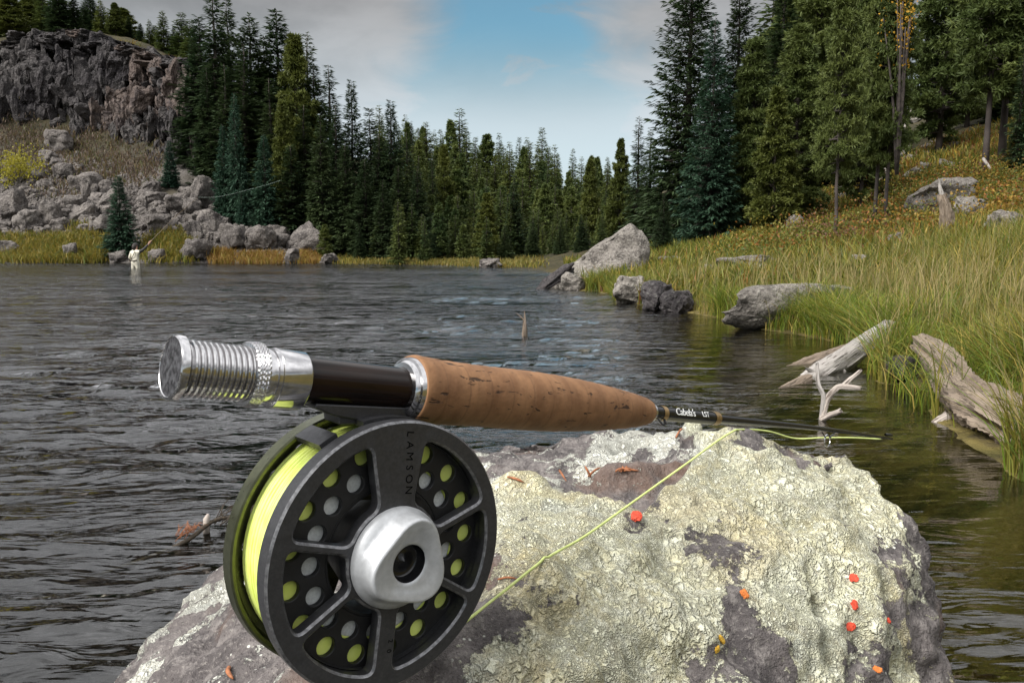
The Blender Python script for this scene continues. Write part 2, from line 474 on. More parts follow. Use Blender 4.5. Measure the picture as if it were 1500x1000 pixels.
# ------------------------------------------------------------------ river surface
wx_ = np.unique(np.concatenate([np.linspace(-2.6, 2.9, 190), -np.geomspace(2.63, 60, 230), np.geomspace(2.93, 16, 45)]))
wy_ = np.concatenate([np.linspace(-12, 0.3, 16), np.geomspace(0.33, 46, 480)])
WX, WY = np.meshgrid(wx_, wy_); wx, wy = WX.ravel(), WY.ravel()
spx = np.gradient(wx_)[None, :].repeat(len(wy_), 0).ravel(); spy = np.gradient(wy_)[:, None].repeat(len(wx_), 1).ravel()
sp_ = np.maximum(spx, spy)
rng = np.random.default_rng(5)
wz = np.zeros(len(wx))
calm = 0.09 + 0.91 * sstep(1.7, 0.5, wx - 0.105 * np.maximum(wy - 4, 0))          # quiet water in the lee by the right bank
wob = noise2(wx, wy, 0.5, 21, 2) * 0.9
patch = 0.55 + 0.45 * noise2(wx, wy, 0.35, 31, 3) * 1.6
for lam, amp, cnt in ((1.9, 0.022, 7), (0.85, 0.024, 10), (0.42, 0.0165, 14), (0.22, 0.0080, 16), (0.13, 0.0026, 14)):
    fade = sstep(0.55, 0.22, sp_ / lam)
    z = np.zeros(len(wx))
    for i in range(cnt):
        l = lam * rng.uniform(0.7, 1.4); a = rng.normal(1.5, 0.55)               # crests mostly across the view
        k = 2 * math.pi / l
        ph = k * (math.cos(a) * wx + math.sin(a) * wy) + rng.uniform(0, 6.28) + wob * k * 0.35
        s = np.sin(ph); z += (1 - np.abs(s)) * 0.9 - 0.3 + 0.35 * s
    wz += z / math.sqrt(cnt) * amp * fade * np.clip(patch, 0.25, 1.3)
wz = (wz - np.median(wz)) * calm * 1.0
wme = fast_mesh('river', np.stack([wx, wy, wz], 1), grid_faces(len(wy_), len(wx_)), True, {'calm': calm})
m = Mat('river_water')
P = m.geo().outputs['Position']
cal = m.attr('calm')
st = m.scale(P, (0.45, 1.4, 1.0))
h1 = m.noise(3.2, 3, 0.5, vec=st, dist=0.8); h2 = m.noise(9.0, 3, 0.55, vec=st, dist=0.6); h3 = m.noise(0.9, 3, 0.5, vec=st, dist=0.4)
hh = m.math('ADD', m.math('MULTIPLY', h1, 0.85), m.math('ADD', m.math('MULTIPLY', h2, 0.22), m.math('MULTIPLY', h3, 0.9)))
hh = m.math('MULTIPLY', hh, m.rng(cal, 0.0, 1.0, 0.10, 1.0))
hh = m.math('MULTIPLY', hh, m.rng(m.noise(.16, 3, .5, vec=m.scale(P, (.5, 1.0, 1.0))), .36, .62, .45, 1.35))      # calm and ruffled patches
nrm = m.bump(hh, 1.0, 0.13)
gl = m.n('ShaderNodeBsdfGlossy'); gl.inputs['Roughness'].default_value = 0.04; gl.inputs['Color'].default_value = (1, 1, 1, 1)
m.l(nrm, gl.inputs['Normal'])
tr = m.n('ShaderNodeBsdfTransparent'); tr.inputs[0].default_value = (0.86, 0.88, 0.78, 1)
fr = m.n('ShaderNodeFresnel'); fr.inputs['IOR'].default_value = 1.65; m.l(nrm, fr.inputs['Normal'])
ms = m.n('ShaderNodeMixShader'); m.l(fr.outputs[0], ms.inputs[0]); m.l(tr.outputs[0], ms.inputs[1]); m.l(gl.outputs[0], ms.inputs[2])
m.l(ms.outputs[0], m.out.inputs['Surface'])
va = m.n('ShaderNodeVolumeAbsorption'); va.inputs['Color'].default_value = (0.66, 0.60, 0.26, 1); va.inputs['Density'].default_value = 1.9
m.l(va.outputs[0], m.out.inputs['Volume'])
tag(obj('river', wme, m.m), 'dark rippled river water between the two banks', None, None, 'structure')

# ------------------------------------------------------------------ rocks
def rock_mesh(name, seed, npts=20, sub=3, size=(1, 1, 1), rough=0.10, peak=None, flat=True, nscale=2.2):
    r = random.Random(seed)
    bm = bmesh.new()
    pts = []
    for i in range(npts):
        v = Vector((r.gauss(0, 1), r.gauss(0, 1), r.gauss(0, 1))).normalized()
        v = Vector([math.copysign(abs(c) ** 0.62, c) for c in v]) * r.uniform(0.42, 0.58)
        pts.append(v)
    if peak: pts += [Vector(p) for p in peak]
    for p in pts: bm.verts.new(p)
    res = bmesh.ops.convex_hull(bm, input=bm.verts[:])
    bmesh.ops.delete(bm, geom=[v for v in bm.verts if not v.link_faces], context='VERTS')
    bmesh.ops.triangulate(bm, faces=bm.faces[:])
    for _ in range(sub):
        long = [e for e in bm.edges if e.calc_length() > 0.10 * (8 / 2 ** sub)]
        bmesh.ops.subdivide_edges(bm, edges=long, cuts=1, use_grid_fill=True)
        bmesh.ops.triangulate(bm, faces=[f for f in bm.faces if len(f.verts) > 3])
    for _ in range(1): bmesh.ops.smooth_vert(bm, verts=bm.verts[:], factor=0.45, use_axis_x=True, use_axis_y=True, use_axis_z=True)
    bm.normal_update()
    co = np.array([v.co[:] for v in bm.verts]); no = np.array([v.normal[:] for v in bm.verts])
    f1, f2, cid = worley(co * nscale * 1.3 + seed * 3.1, seed)
    d = fbm(co * nscale + seed * 7.7, 5, seed, 0.55) * rough * 1.3 + (np.clip((f2 - f1) * 2.2, 0, 1) - 0.7) * rough * 0.55 + (cid - .5) * rough * 0.6
    co = (co + no * d[:, None]) * np.array(size)
    me = bpy.data.meshes.new(name)
    for v, c in zip(bm.verts, co): v.co = c
    bm.to_mesh(me); bm.free()
    me.polygons.foreach_set('use_smooth', [not flat] * len(me.polygons))
    if not flat: me.set_sharp_from_angle(angle=R(38))
    me.update()
    return me
ROCKS = [rock_mesh('boulder', 100 + i, 16 + i, 3, (1, 1, 1), 0.11, flat=False) for i in range(9)]
for r_ in ROCKS: r_.materials.append(M['rock'])
SLABS = [rock_mesh('rock_block', 300 + i, 12 + i % 5, 2, (1, 1, 1), 0.10, flat=False, nscale=3) for i in range(10)]
PYR = rock_mesh('boulder', 77, 14, 3, (1, 1, 1), 0.07, peak=[(0.02, 0, 0.78), (-.55, -.3, -.4), (.58, -.3, -.4), (.5, .4, -.4), (-.5, .4, -.4)], flat=False)
PYR.materials.append(M['rock'])
rr = random.Random(11)
def place_rock(px0, py0, px1, py1, label=None, group=None, me=None, depth=1.0, rot=None, sink=0.12, name='boulder', mat=None, Y=None, tilt=0.25):
    """a boulder whose outline in the photo is the box px0..px1, py0..py1; it rests where the ground meets its foot"""
    base = GHIT((px0 + px1) / 2, py1) if Y is None else PY((px0 + px1) / 2, py1, Y)
    sc = base.y / F_PX
    w_, h_ = (px1 - px0) * sc, (py1 - py0) * sc
    me = me or rr.choice(ROCKS)
    if mat is not None:
        me = me.copy(); me.materials.clear(); me.materials.append(mat)
    o = bpy.data.objects.new(name, me); COL.objects.link(o)
    o.scale = (w_, w_ * depth * rr.uniform(0.75, 1.0), h_ * (1 + sink))
    o.rotation_euler = (rr.uniform(-.12, .12), rr.uniform(-tilt, tilt), rot if rot is not None else rr.uniform(0, 6.28))
    o.location = (base.x, base.y + w_ * 0.25, base.z + h_ * (0.5 - sink / 2))
    tag(o, label, 'boulder', group)
    return o
LT = 'grey boulders of the talus slope'
named = [
    (20, 308, 54, 338, 'pale grey upright boulder above the yellow grass at the talus foot'),
    (72, 238, 108, 264, 'large flat-topped grey boulder lying high on the talus under the yellow shrub'),
    (117, 261, 130, 291, 'narrow upright grey boulder standing like a post in the talus'),
    (54, 296, 90, 331, 'broad cracked grey boulder in the middle of the left talus'),
    (100, 297, 139, 325, 'blocky grey boulder beside the pale tilted slab'),
    (131, 314, 170, 345, 'rounded grey boulder touching the small spruce on the far bank'),
    (-6, 276, 38, 325, 'huge dark grey boulder cut by the left edge of the photo'),
    (-4, 353, 23, 372, 'low grey boulder in yellow grass at the left edge of the photo'),
    (90, 356, 113, 378, 'small dark boulder among yellow grass near the left waterline'),
    (155, 367, 186, 385, 'low grey boulder at the waterline just left of the wading angler'),
    (216, 364, 243, 385, 'dark boulder at the waterline just right of the wading angler'),
    (212, 315, 248, 343, 'grey boulder above the wading angler and right of the small spruce'),
    (60, 189, 98, 223, 'big angular boulder on the brown slope right below the cliff'),
    (464, 371, 494, 388, 'low pale boulder in the water below the pyramid boulder'),
    (413, 364, 438, 386, 'round dark boulder between two orange grass tufts'),
    (263, 349, 307, 382, 'rough grey boulder with an undercut foot above the water'),
    (318, 326, 357, 368, 'tall grey boulder in the middle of the far talus row'),
    (355, 332, 402, 368, 'wide grey boulder resting right of the tallest talus boulder'),
    (286, 308, 326, 347, 'tall smooth grey boulder leaning in the far talus'),
    (267, 322, 298, 350, 'blocky grey boulder behind the yellow grass of the far bank'),
    (273, 257, 318, 307, 'large rough outcrop boulder at the foot of the dark firs'),
    (264, 290, 291, 317, 'mid-sized grey boulder just below the round blue-green fir'),
    (393, 342, 422, 364, 'small angular boulder left of the pyramid boulder'),
    (229, 315, 247, 339, 'knobby grey boulder above the yellow grass patch'),
    (229, 366, 244, 384, 'small dark boulder half in the water beside the yellow grass'),
    (699, 377, 737, 394, 'low grey boulder on the far shore in the middle of the photo'),
]
for b_ in named: place_rock(*b_[:4], label=b_[4], group=None)
o = place_rock(138, 277, 180, 302, 'pale tilted slab lying across the talus beside the small spruce', None, depth=0.7, tilt=0.0)
o.rotation_euler = (0, -0.35, 0.2)
o = place_rock(427, 332, 474, 371, 'pyramid-shaped grey boulder at the far shore', None, me=PYR, rot=0.2, tilt=0.02, sink=0.05)
# the many others, heaped between
n_small = 0
tries = 0
while n_small < 270 and tries < 3000:
    tries += 1
    px = rr.uniform(-20, 440)
    top = 236 if px < 130 else (250 + (px - 130) * 0.27)
    bot = 345 if px < 200 else 345 + (px - 200) * 0.09
    py = rr.uniform(top, bot)
    g = GHIT(px, py)
    if noise2([g.x], [g.y], 0.35, 5)[0] < -0.28: continue
    s = abs(rr.gauss(0, 1)) * 7 + 6
    place_rock(px - s * rr.uniform(.6, 1), py - s, px + s * rr.uniform(.6, 1), py, 'smaller grey stone among the heaped talus under the cliff', LT, sink=0.3)
    n_small += 1
# fine scree between them, too small to count
sx = rng.uniform(-36, -13, 9000); sy = rng.uniform(46, 62, 9000)
keep = (noise2(sx, sy, 0.35, 5) > -0.35) & (sy < 47 + (np.abs(sx + 13)) * 0.75)
sx, sy = sx[keep], sy[keep]; sz = terrain(sx, sy)
tet = np.array([(1, 0, -.4), (-.6, .9, -.4), (-.5, -.9, -.4), (.1, .1, .7), (-.2, .5, .5), (.5, -.4, .4)])
tf = np.array([(0, 1, 4), (0, 4, 3), (1, 2, 4), (2, 3, 4), (2, 5, 3), (0, 3, 5), (2, 0, 5), (0, 2, 1)])
an = rng.uniform(0, 6.28, len(sx)); ss = rng.uniform(0.08, 0.24, len(sx))
T_ = tet[None] * ss[:, None, None]
T_ = np.stack([T_[..., 0] * np.cos(an)[:, None] - T_[..., 1] * np.sin(an)[:, None], T_[..., 0] * np.sin(an)[:, None] + T_[..., 1] * np.cos(an)[:, None], T_[..., 2] * rng.uniform(.6, 1.3, len(sx))[:, None]], -1)
T_ = T_ + np.stack([sx, sy, sz + ss * .2], 1)[:, None]
sF = (tf[None] + (np.arange(len(sx)) * 6)[:, None, None]).reshape(-1, 3)
tag(obj('scree_gravel', fast_mesh('scree_gravel', T_.reshape(-1, 3), sF, False), M['rock']), 'loose grey scree between the talus boulders', 'scree', None, 'stuff')

# bank boulders on the right
BN = dict(mat=M['rock_near'])
TRI = rock_mesh('boulder', 41, 0, 4, (1, 1, 1), 0.055, peak=[(0.34, 0.02, 0.54), (0.46, .1, 0.44), (0.20, -.12, 0.40), (-.18, -.05, 0.06), (-.55, -.1, -.36), (-.60, 0, -.5), (.46, -.32, -.5), (-.2, -.42, -.5), (.55, .4, -.5), (-.4, .4, -.5), (.54, -.1, .1), (.10, -.38, -.1), (.40, -.3, .1)], flat=False)
o = place_rock(808, 328, 952, 426, 'big triangular lichen-grey boulder standing at the water edge below the right spruces', None, me=TRI, rot=0.0, tilt=0.0, sink=0.05, Y=17.3, **BN)
o = place_rock(786, 384, 845, 424, 'dark wet slab leaning into the river against the triangular boulder', None, rot=0.0, tilt=0, Y=17.0, mat=M['rock_dark'], depth=0.7)
o.rotation_euler = (0, -0.55, 0.1); o.scale.z *= 0.42; o.scale.x *= 1.12
place_rock(822, 400, 862, 428, 'grey block at the foot of the triangular boulder', None, Y=16.6, **BN)
place_rock(893, 402, 957, 446, 'pale grey boulder half hidden in grass at the water edge', None, **BN)
place_rock(936, 410, 990, 455, 'dark angular wet boulder at the right waterline', None, mat=M['rock_dark'])
place_rock(966, 425, 1019, 462, 'dark low wet boulder, downstream one of the two dark neighbours', None, mat=M['rock_dark'])
place_rock(1058, 374, 1142, 398, 'low flat grey rock in the meadow below the pines', None, **BN)
place_rock(968, 374, 1006, 392, 'small pale rock in grass right of the triangular boulder', None, **BN)
place_rock(1242, 371, 1278, 393, 'small grey rock in tall grass at the foot of the thin pine', None, **BN)
o = place_rock(1066, 416, 1256, 482, 'long low lichen-covered boulder with sedge growing in front of it', None, me=ROCKS[4], rot=0.1, tilt=0.0, depth=0.40, **BN)
o.scale.x *= 1.22
place_rock(1290, 436, 1311, 452, 'small whitish stone lying in the meadow grass', None, Y=9.0, **BN)
place_rock(1298, 520, 1352, 562, 'dark stone under the grass tuft beside the right log', None, mat=M['rock_dark'])
place_rock(1330, 262, 1452, 318, 'wide humped grey boulder on the slope among orange shrubs', None, rot=0.2, tilt=0.05, depth=0.7, **BN)
place_rock(1402, 285, 1450, 326, 'cracked grey boulder leaning on the wide humped boulder', None, **BN)
place_rock(1452, 312, 1512, 345, 'grey rock at the right edge of the photo on the orange slope', None, **BN)
place_rock(1150, 318, 1182, 342, 'grey rock in shade between the pine trunks', None, **BN)
place_rock(1100, 386, 1136, 403, 'half-buried grey rock in short grass just below the low flat rock', None, **BN)
place_rock(1020, 388, 1052, 405, 'half-buried rock in grass above the two dark wet boulders', None, **BN)
place_rock(1175, 392, 1203, 408, 'small half-buried rock above the long lichen-covered boulder', None, **BN)
place_rock(1300, 340, 1330, 358, 'grey rock at the foot of the orange shrubs right of the paired pines', None, **BN)
# outcrops under the right pines
def outcrop(name, label, px0, px1, py0, py1, n, matk, seed):
    r2 = random.Random(seed); c = GHIT((px0 + px1) / 2, py1)
    e = empty(name, c, label, 'outcrop')
    for i in range(n):
        px, py = r2.uniform(px0, px1), r2.uniform(py0, py1)
        g = GHIT(px, py); s = g.y / F_PX * r2.uniform(14, 34)
        me = r2.choice(SLABS)
        o = bpy.data.objects.new('rock_block', me.copy()); COL.objects.link(o); o.parent = e
        o.data.materials.clear(); o.data.materials.append(M[matk])
        o.location = g - Vector(c); o.scale = (s * r2.uniform(.8, 1.4), s * 0.9, s * r2.uniform(.5, .9)); o.rotation_euler = (r2.uniform(-.2, .2), r2.uniform(-.3, .3), r2.uniform(0, 6))
    return e
outcrop('rock_outcrop', 'pile of grey broken rock behind the leaning dead trunk on the right slope', 1295, 1395, 208, 262, 26, 'rock_near', 4)
outcrop('rock_outcrop', 'shaded grey rocks stepping up the slope behind the thin pine trunks', 1150, 1290, 265, 325, 24, 'rock_near', 6)
outcrop('rock_outcrop', 'high grey cliff rocks glimpsed between the right pines', 1305, 1345, 80, 180, 10, 'rock_near', 9)

# ------------------------------------------------------------------ the cliff
cl_top = [(-160, 66), (0, 76), (25, 62), (70, 52), (105, 50), (160, 60), (205, 74), (245, 84), (290, 108), (318, 150)]
cl_bot = [(-160, 190), (0, 196), (50, 172), (100, 186), (150, 205), (190, 216), (215, 232), (245, 255), (290, 246), (318, 240)]
def interp(tab, x): return float(np.interp(x, [t[0] for t in tab], [t[1] for t in tab]))
cliff = empty('cliff', PY(130, 210, 66)); tag(cliff, 'dark jointed lava cliff above the left talus', None, None, 'structure')
CO = np.array(cliff.location)
nu, nv = 150, 60
us = np.linspace(-160, 318, nu); cv = []
for v in np.linspace(0, 1, nv):
    for u in us:
        yt, yb = interp(cl_top, u), interp(cl_bot, u)
        Yf = 65.5 + 3.0 * v ** 1.5 - max(0, u - 150) * 0.038
        p = PY(u, yb + (yt - 6 - yb) * v + 8 * (1 - v), Yf); cv.append((p.x, p.y, p.z))
cv = np.array(cv)
q = cv * np.array((0.85, 0.5, 0.30))
f1, f2, cid = worley(q, 3)
g1, g2, gid = worley(cv * np.array((1.8, 1.0, 0.9)), 7)
cv[:, 1] += -2.0 * (cid - 0.3) - 0.9 * (gid - 0.5) + 1.3 * np.clip(1 - (f2 - f1) * 3.5, 0, 1) + 0.5 * np.clip(1 - (g2 - g1) * 5, 0, 1) + 0.5 * fbm(cv * 1.3, 3, 2)
cv[:, 0] += 0.4 * fbm(cv * 1.1 + 5, 3, 4); cv[:, 2] += 0.35 * fbm(cv * 1.2 + 9, 3, 5)
obj('cliff_face', fast_mesh('cliff_face', cv - CO, grid_faces(nv, nu), False), M['cliff'], cliff)
BLK = [rock_mesh('rock_block', 500 + i, 9 + i % 4, 3, (1, 1, 1), 0.13, flat=True, nscale=3.2) for i in range(10)]
BLR = []
for b_ in BLK:
    b_.materials.append(M['cliff'])
    c_ = b_.copy(); c_.materials.clear(); c_.materials.append(M['cliff_red']); BLR.append(c_)
for i in range(290):
    u = rr.uniform(-40, 308); v = rr.random()
    yt, yb = interp(cl_top, u), interp(cl_bot, u)
    py = yb + (yt - yb) * v
    Yf = 64.9 + 3.0 * v ** 1.5 - max(0, u - 150) * 0.038 + rr.uniform(-0.6, 0.5)
    p = PY(u, py, Yf); k = rr.randrange(10)
    red = fbm(np.array([[p.x * .35, 0, p.z * .25]]), 2, 77)[0] > 0.22
    o = bpy.data.objects.new('rock_block', (BLR if red else BLK)[k]); COL.objects.link(o); o.parent = cliff
    top = v > 0.86
    wd = rr.uniform(0.7, 1.9) * (1.5 if top else 1)
    o.scale = (wd, wd * rr.uniform(.8, 1.2), rr.uniform(0.6, 1.2) if top else wd * rr.uniform(1.0, 2.7))
    o.rotation_euler = (rr.uniform(-.18, .18), rr.uniform(-.22, .22), rr.choice((0, 1.57, 3.14)) + rr.uniform(-.5, .5))
    o.location = p - cliff.location
# ------------------------------------------------------------------ trees
def kites(P, D, Sd, L, W, droop=0.0):
    n = len(P)
    L = np.broadcast_to(L, (n,))[:, None]; W = np.broadcast_to(W, (n,))[:, None]
    mid = P + D * L * 0.45
    tip = P + D * L; tip[:, 2] -= droop * L[:, 0]
    V = np.stack([P, mid + Sd * W * .5, tip, mid - Sd * W * .5], 1).reshape(-1, 3)
    F = np.arange(n * 4).reshape(n, 4)
    return V, F
def unit(a): return a / np.maximum(np.linalg.norm(a, axis=1, keepdims=True), 1e-9)
def limb_tris(A, B, r0):
    """three-sided tapering sticks from A to B"""
    n = len(A); d = unit(B - A); up = np.tile((0.0, 0.0, 1.0), (n, 1))
    s = unit(np.cross(d, up)); t = np.cross(s, d)
    V = []
    for k in range(3):
        an = 2 * math.pi * k / 3
        V.append(A + (s * math.cos(an) + t * math.sin(an)) * r0[:, None])
    V.append(B)
    V = np.stack(V, 1).reshape(-1, 3)
    b = (np.arange(n) * 4)[:, None]
    F = np.concatenate([np.concatenate([b + k, b + (k + 1) % 3, b + 3], 1) for k in range(3)], 0)
    return V, F
def trunk_mesh(name, H, r0, limbs=None, lean=0.0, seed=0, top=0.98):
    n = 9; r = random.Random(seed)
    pts = [(lean * (i / n) ** 2 * H + r.uniform(-1, 1) * 0.004 * H * (i > 0), r.uniform(-1, 1) * 0.004 * H * (i > 0), H * top * i / n - (0.03 if i == 0 else 0)) for i in range(n + 1)]
    rad = [r0 * (1.25 if i == 0 else 1) * (1 - i / n) ** 0.9 + 0.0006 for i in range(n + 1)]
    V, F = tube_arrays(pts, rad, 8)
    b = MB().add(V, F)
    if limbs is not None: b.add(limbs[0], limbs[1])
    return b.mesh(name, True)
def spruce(seed, H=1.0, Rr=0.17, nb=420, ns=16, kl=0.055, kw=0.014, base=0.04, gap=0.0, pw=0.8):
    """unit-height spruce: whorled drooping boughs carrying flat sprays; returns (trunk mesh, crown mesh)"""
    r = np.random.default_rng(seed)
    u = r.random(nb); fz = base + (0.985 - base) * (1 - (1 - u * 0.999) ** 0.72)
    fz = np.sort(fz)
    az = np.arange(nb) * 2.39996 + r.normal(0, .3, nb)
    whorl = 0.86 + 0.14 * np.sin(fz * 2 * math.pi * 26)
    side = 1 + 0.16 * np.sin(az + r.uniform(0, 6)) * np.sin(fz * 9 + r.uniform(0, 6))
    L = (Rr * (1 - fz) ** pw + 0.006) * r.uniform(.62, 1.12, nb) * whorl * side
    if gap > 0: L *= np.where(r.random(nb) < gap, r.uniform(.2, .5, nb), 1)
    el = np.radians(-16 + 52 * fz ** 1.6 + r.normal(0, 7, nb))
    cnt = np.maximum(3, (ns * (0.25 + 0.75 * L / Rr)).astype(int))
    idx = np.repeat(np.arange(nb), cnt)
    s = r.uniform(0.16, 1.0, len(idx)) ** 0.8
    l, a, e, z0 = L[idx], az[idx], el[idx], fz[idx]
    rad = np.stack([np.cos(a), np.sin(a), np.zeros(len(a))], 1); tan = np.stack([-np.sin(a), np.cos(a), np.zeros(len(a))], 1)
    P = rad * (l * s * np.cos(e))[:, None]
    P[:, 2] = z0 + l * (s * np.sin(e) - 0.32 * s * (1 - s) + 0.10 * s ** 3)
    sg = r.choice((-1, 1), len(idx)); sw = np.radians(r.uniform(12, 72, len(idx))) * (1.1 - 0.6 * s)
    D = rad * np.cos(sw)[:, None] + tan * (np.sin(sw) * sg)[:, None]
    D[:, 2] += r.normal(-0.16, 0.22, len(idx)) + 0.3 * z0
    D = unit(D)
    rndv = r.normal(0, 1, (len(idx), 3)); rndv[:, 2] *= 0.45
    Sd = unit(np.cross(D, np.stack([np.zeros(len(idx)), np.zeros(len(idx)), np.ones(len(idx))], 1)) + 0.55 * rndv)
    size = (0.45 + 0.55 * (1 - z0)) * r.uniform(.6, 1.25, len(idx))
    V, F = kites(P, D, Sd, kl * size, kw * size * r.uniform(.8, 1.4, len(idx)), 0.12)
    # leader
    A = np.zeros((nb, 3)); A[:, 2] = fz
    B = np.stack([np.cos(az) * L * .9 * np.cos(el), np.sin(az) * L * .9 * np.cos(el), fz + L * (.9 * np.sin(el) - .02)], 1)
    return trunk_mesh('trunk', 1.0, 0.0135, limb_tris(A, B, 0.0022 * (1 - fz) + 0.0006), 0, seed), fast_mesh('crown', V, F, False)
def pine(seed, Rr=0.16, nb=120, tufts=9, bl=11, nl=0.026, nw=0.005, base=0.32, pw=0.55, up=0.25, r0=0.013):
    r = np.random.default_rng(seed)
    fz = np.sort(base + (0.99 - base) * r.random(nb) ** 0.9)
    az = np.arange(nb) * 2.39996 + r.normal(0, .5, nb)
    q = (fz - base) / (1 - base)
    L = Rr * np.minimum(1, (1.04 - q)) ** pw * np.minimum(1, 0.55 + q * 3) * r.uniform(.5, 1.15, nb)
    el = np.radians(-14 + 55 * q ** 1.5 + r.normal(0, 11, nb))
    cnt = np.maximum(3, (tufts * (0.3 + 0.7 * L / Rr)).astype(int))
    idx = np.repeat(np.arange(nb), cnt); n = len(idx)
    s = r.uniform(0.30, 1.0, n) ** 0.7
    l, a, e = L[idx], az[idx], el[idx]
    rad = np.stack([np.cos(a), np.sin(a), np.zeros(n)], 1); tan = np.stack([-np.sin(a), np.cos(a), np.zeros(n)], 1)
    C = rad * (l * s * np.cos(e))[:, None] + tan * (r.normal(0, .20, n) * l * s)[:, None]
    C[:, 2] = fz[idx] + l * (s * np.sin(e) + 0.12 * s * s) + r.normal(0, .05, n) * l
    out = unit(rad + np.array((0, 0, up)) + r.normal(0, .25, (n, 3)))
    ti = np.repeat(np.arange(n), bl); k = len(ti)
    D = unit(out[ti] * 0.75 + r.normal(0, .62, (k, 3)))
    Sd = unit(np.cross(D, r.normal(0, 1, (k, 3))))
    sz = r.uniform(.7, 1.25, k)
    V, F = kites(C[ti] - D * nl * 0.15, D, Sd, nl * sz, nw * sz, 0.05)
    A = np.zeros((nb, 3)); A[:, 2] = fz - L * 0.02
    B = np.stack([np.cos(az) * L * np.cos(el), np.sin(az) * L * np.cos(el), fz + L * (np.sin(el) + .1)], 1)
    return trunk_mesh('trunk', 1.0, r0, limb_tris(A, B, 0.0035 * (1 - q) + 0.0008), 0, seed), fast_mesh('crown', V, F, False)
TREES = {}
def kind(key, pair, mat, bark='bark'):
    t, c = pair; t.materials.append(M[bark]); c.materials.append(M[mat]); TREES[key] = (t, c)
for i in range(3):
    kind(f'spruceA{i}', spruce(20 + i, Rr=0.165, nb=720, ns=30, kl=0.046, kw=0.0125, gap=.15), 'spruce')
    kind(f'spruceB{i}', spruce(30 + i, Rr=0.205, nb=620, ns=26, kl=0.062, kw=0.017, base=0.02), 'spruce_blue')
    kind(f'spruceN{i}', spruce(35 + i, Rr=0.185, nb=950, ns=46, kl=0.032, kw=0.0085, base=0.02, gap=.08), 'spruce_blue' if i == 1 else 'spruce')
    kind(f'slim{i}', spruce(40 + i, Rr=0.105, nb=560, ns=18, kl=0.042, kw=0.0115, gap=.3, base=0.08), 'spruce')
    kind(f'pineY{i}', pine(50 + i, Rr=0.190, nb=230, tufts=20, base=0.10, nl=0.036, nw=0.0085, pw=.75), 'pine')
    kind(f'pineT{i}', pine(60 + i, Rr=0.165, nb=240, tufts=24, bl=12, base=0.26, nl=0.025, nw=0.0046, r0=.0105), 'pine_dark', 'bark')
    kind(f'pineL{i}', pine(65 + i, Rr=0.165, nb=270, tufts=24, bl=12, base=0.08, nl=0.026, nw=0.0048, r0=.0105), 'pine_dark', 'bark')
    kind(f'farS{i}', spruce(70 + i, Rr=0.150, nb=300, ns=16, kl=0.068, kw=0.022, gap=.2), 'far')
    kind(f'farP{i}', pine(80 + i, Rr=0.175, nb=120, tufts=12, bl=9, base=0.12, nl=0.050, nw=0.014, pw=.8), 'far')
def tree(px, top, Y, key, label, group=None, wide=1.0, name='spruce_tree', base=None, foot=None):
    k = key if key in TREES else key + str(rr.randrange(3))
    x = (px - 750) / F_PX * Y / cp
    z0 = TZ(x, Y)
    zt = PY(px, top, Y).z
    H = max(2.0, zt - z0)
    e = empty(name, (x, Y, z0), label, 'tree', group, rr.uniform(0, 6.28))
    s = rr.uniform(.9, 1.1) * wide
    for nm, me in (('trunk', TREES[k][0]), ('crown', TREES[k][1])):
        o = bpy.data.objects.new(nm, me); COL.objects.link(o); o.parent = e; o.scale = (H * s, H * s, H)
    return e
G_FAR = 'conifers of the forested hillside behind the river bend'
G_TOP = 'conifers on top of the cliff'
G_LEFT = 'dark firs right of the cliff'
ORD = 'first second third fourth fifth sixth seventh eighth ninth tenth eleventh twelfth thirteenth fourteenth fifteenth sixteenth seventeenth eighteenth nineteenth twentieth twenty-first twenty-second twenty-third twenty-fourth twenty-fifth twenty-sixth twenty-seventh twenty-eighth twenty-ninth thirtieth thirty-first thirty-second'.split()
def ranked(lst): return [(*t, ORD[sorted(q[0] for q in lst).index(t[0])]) for t in lst]
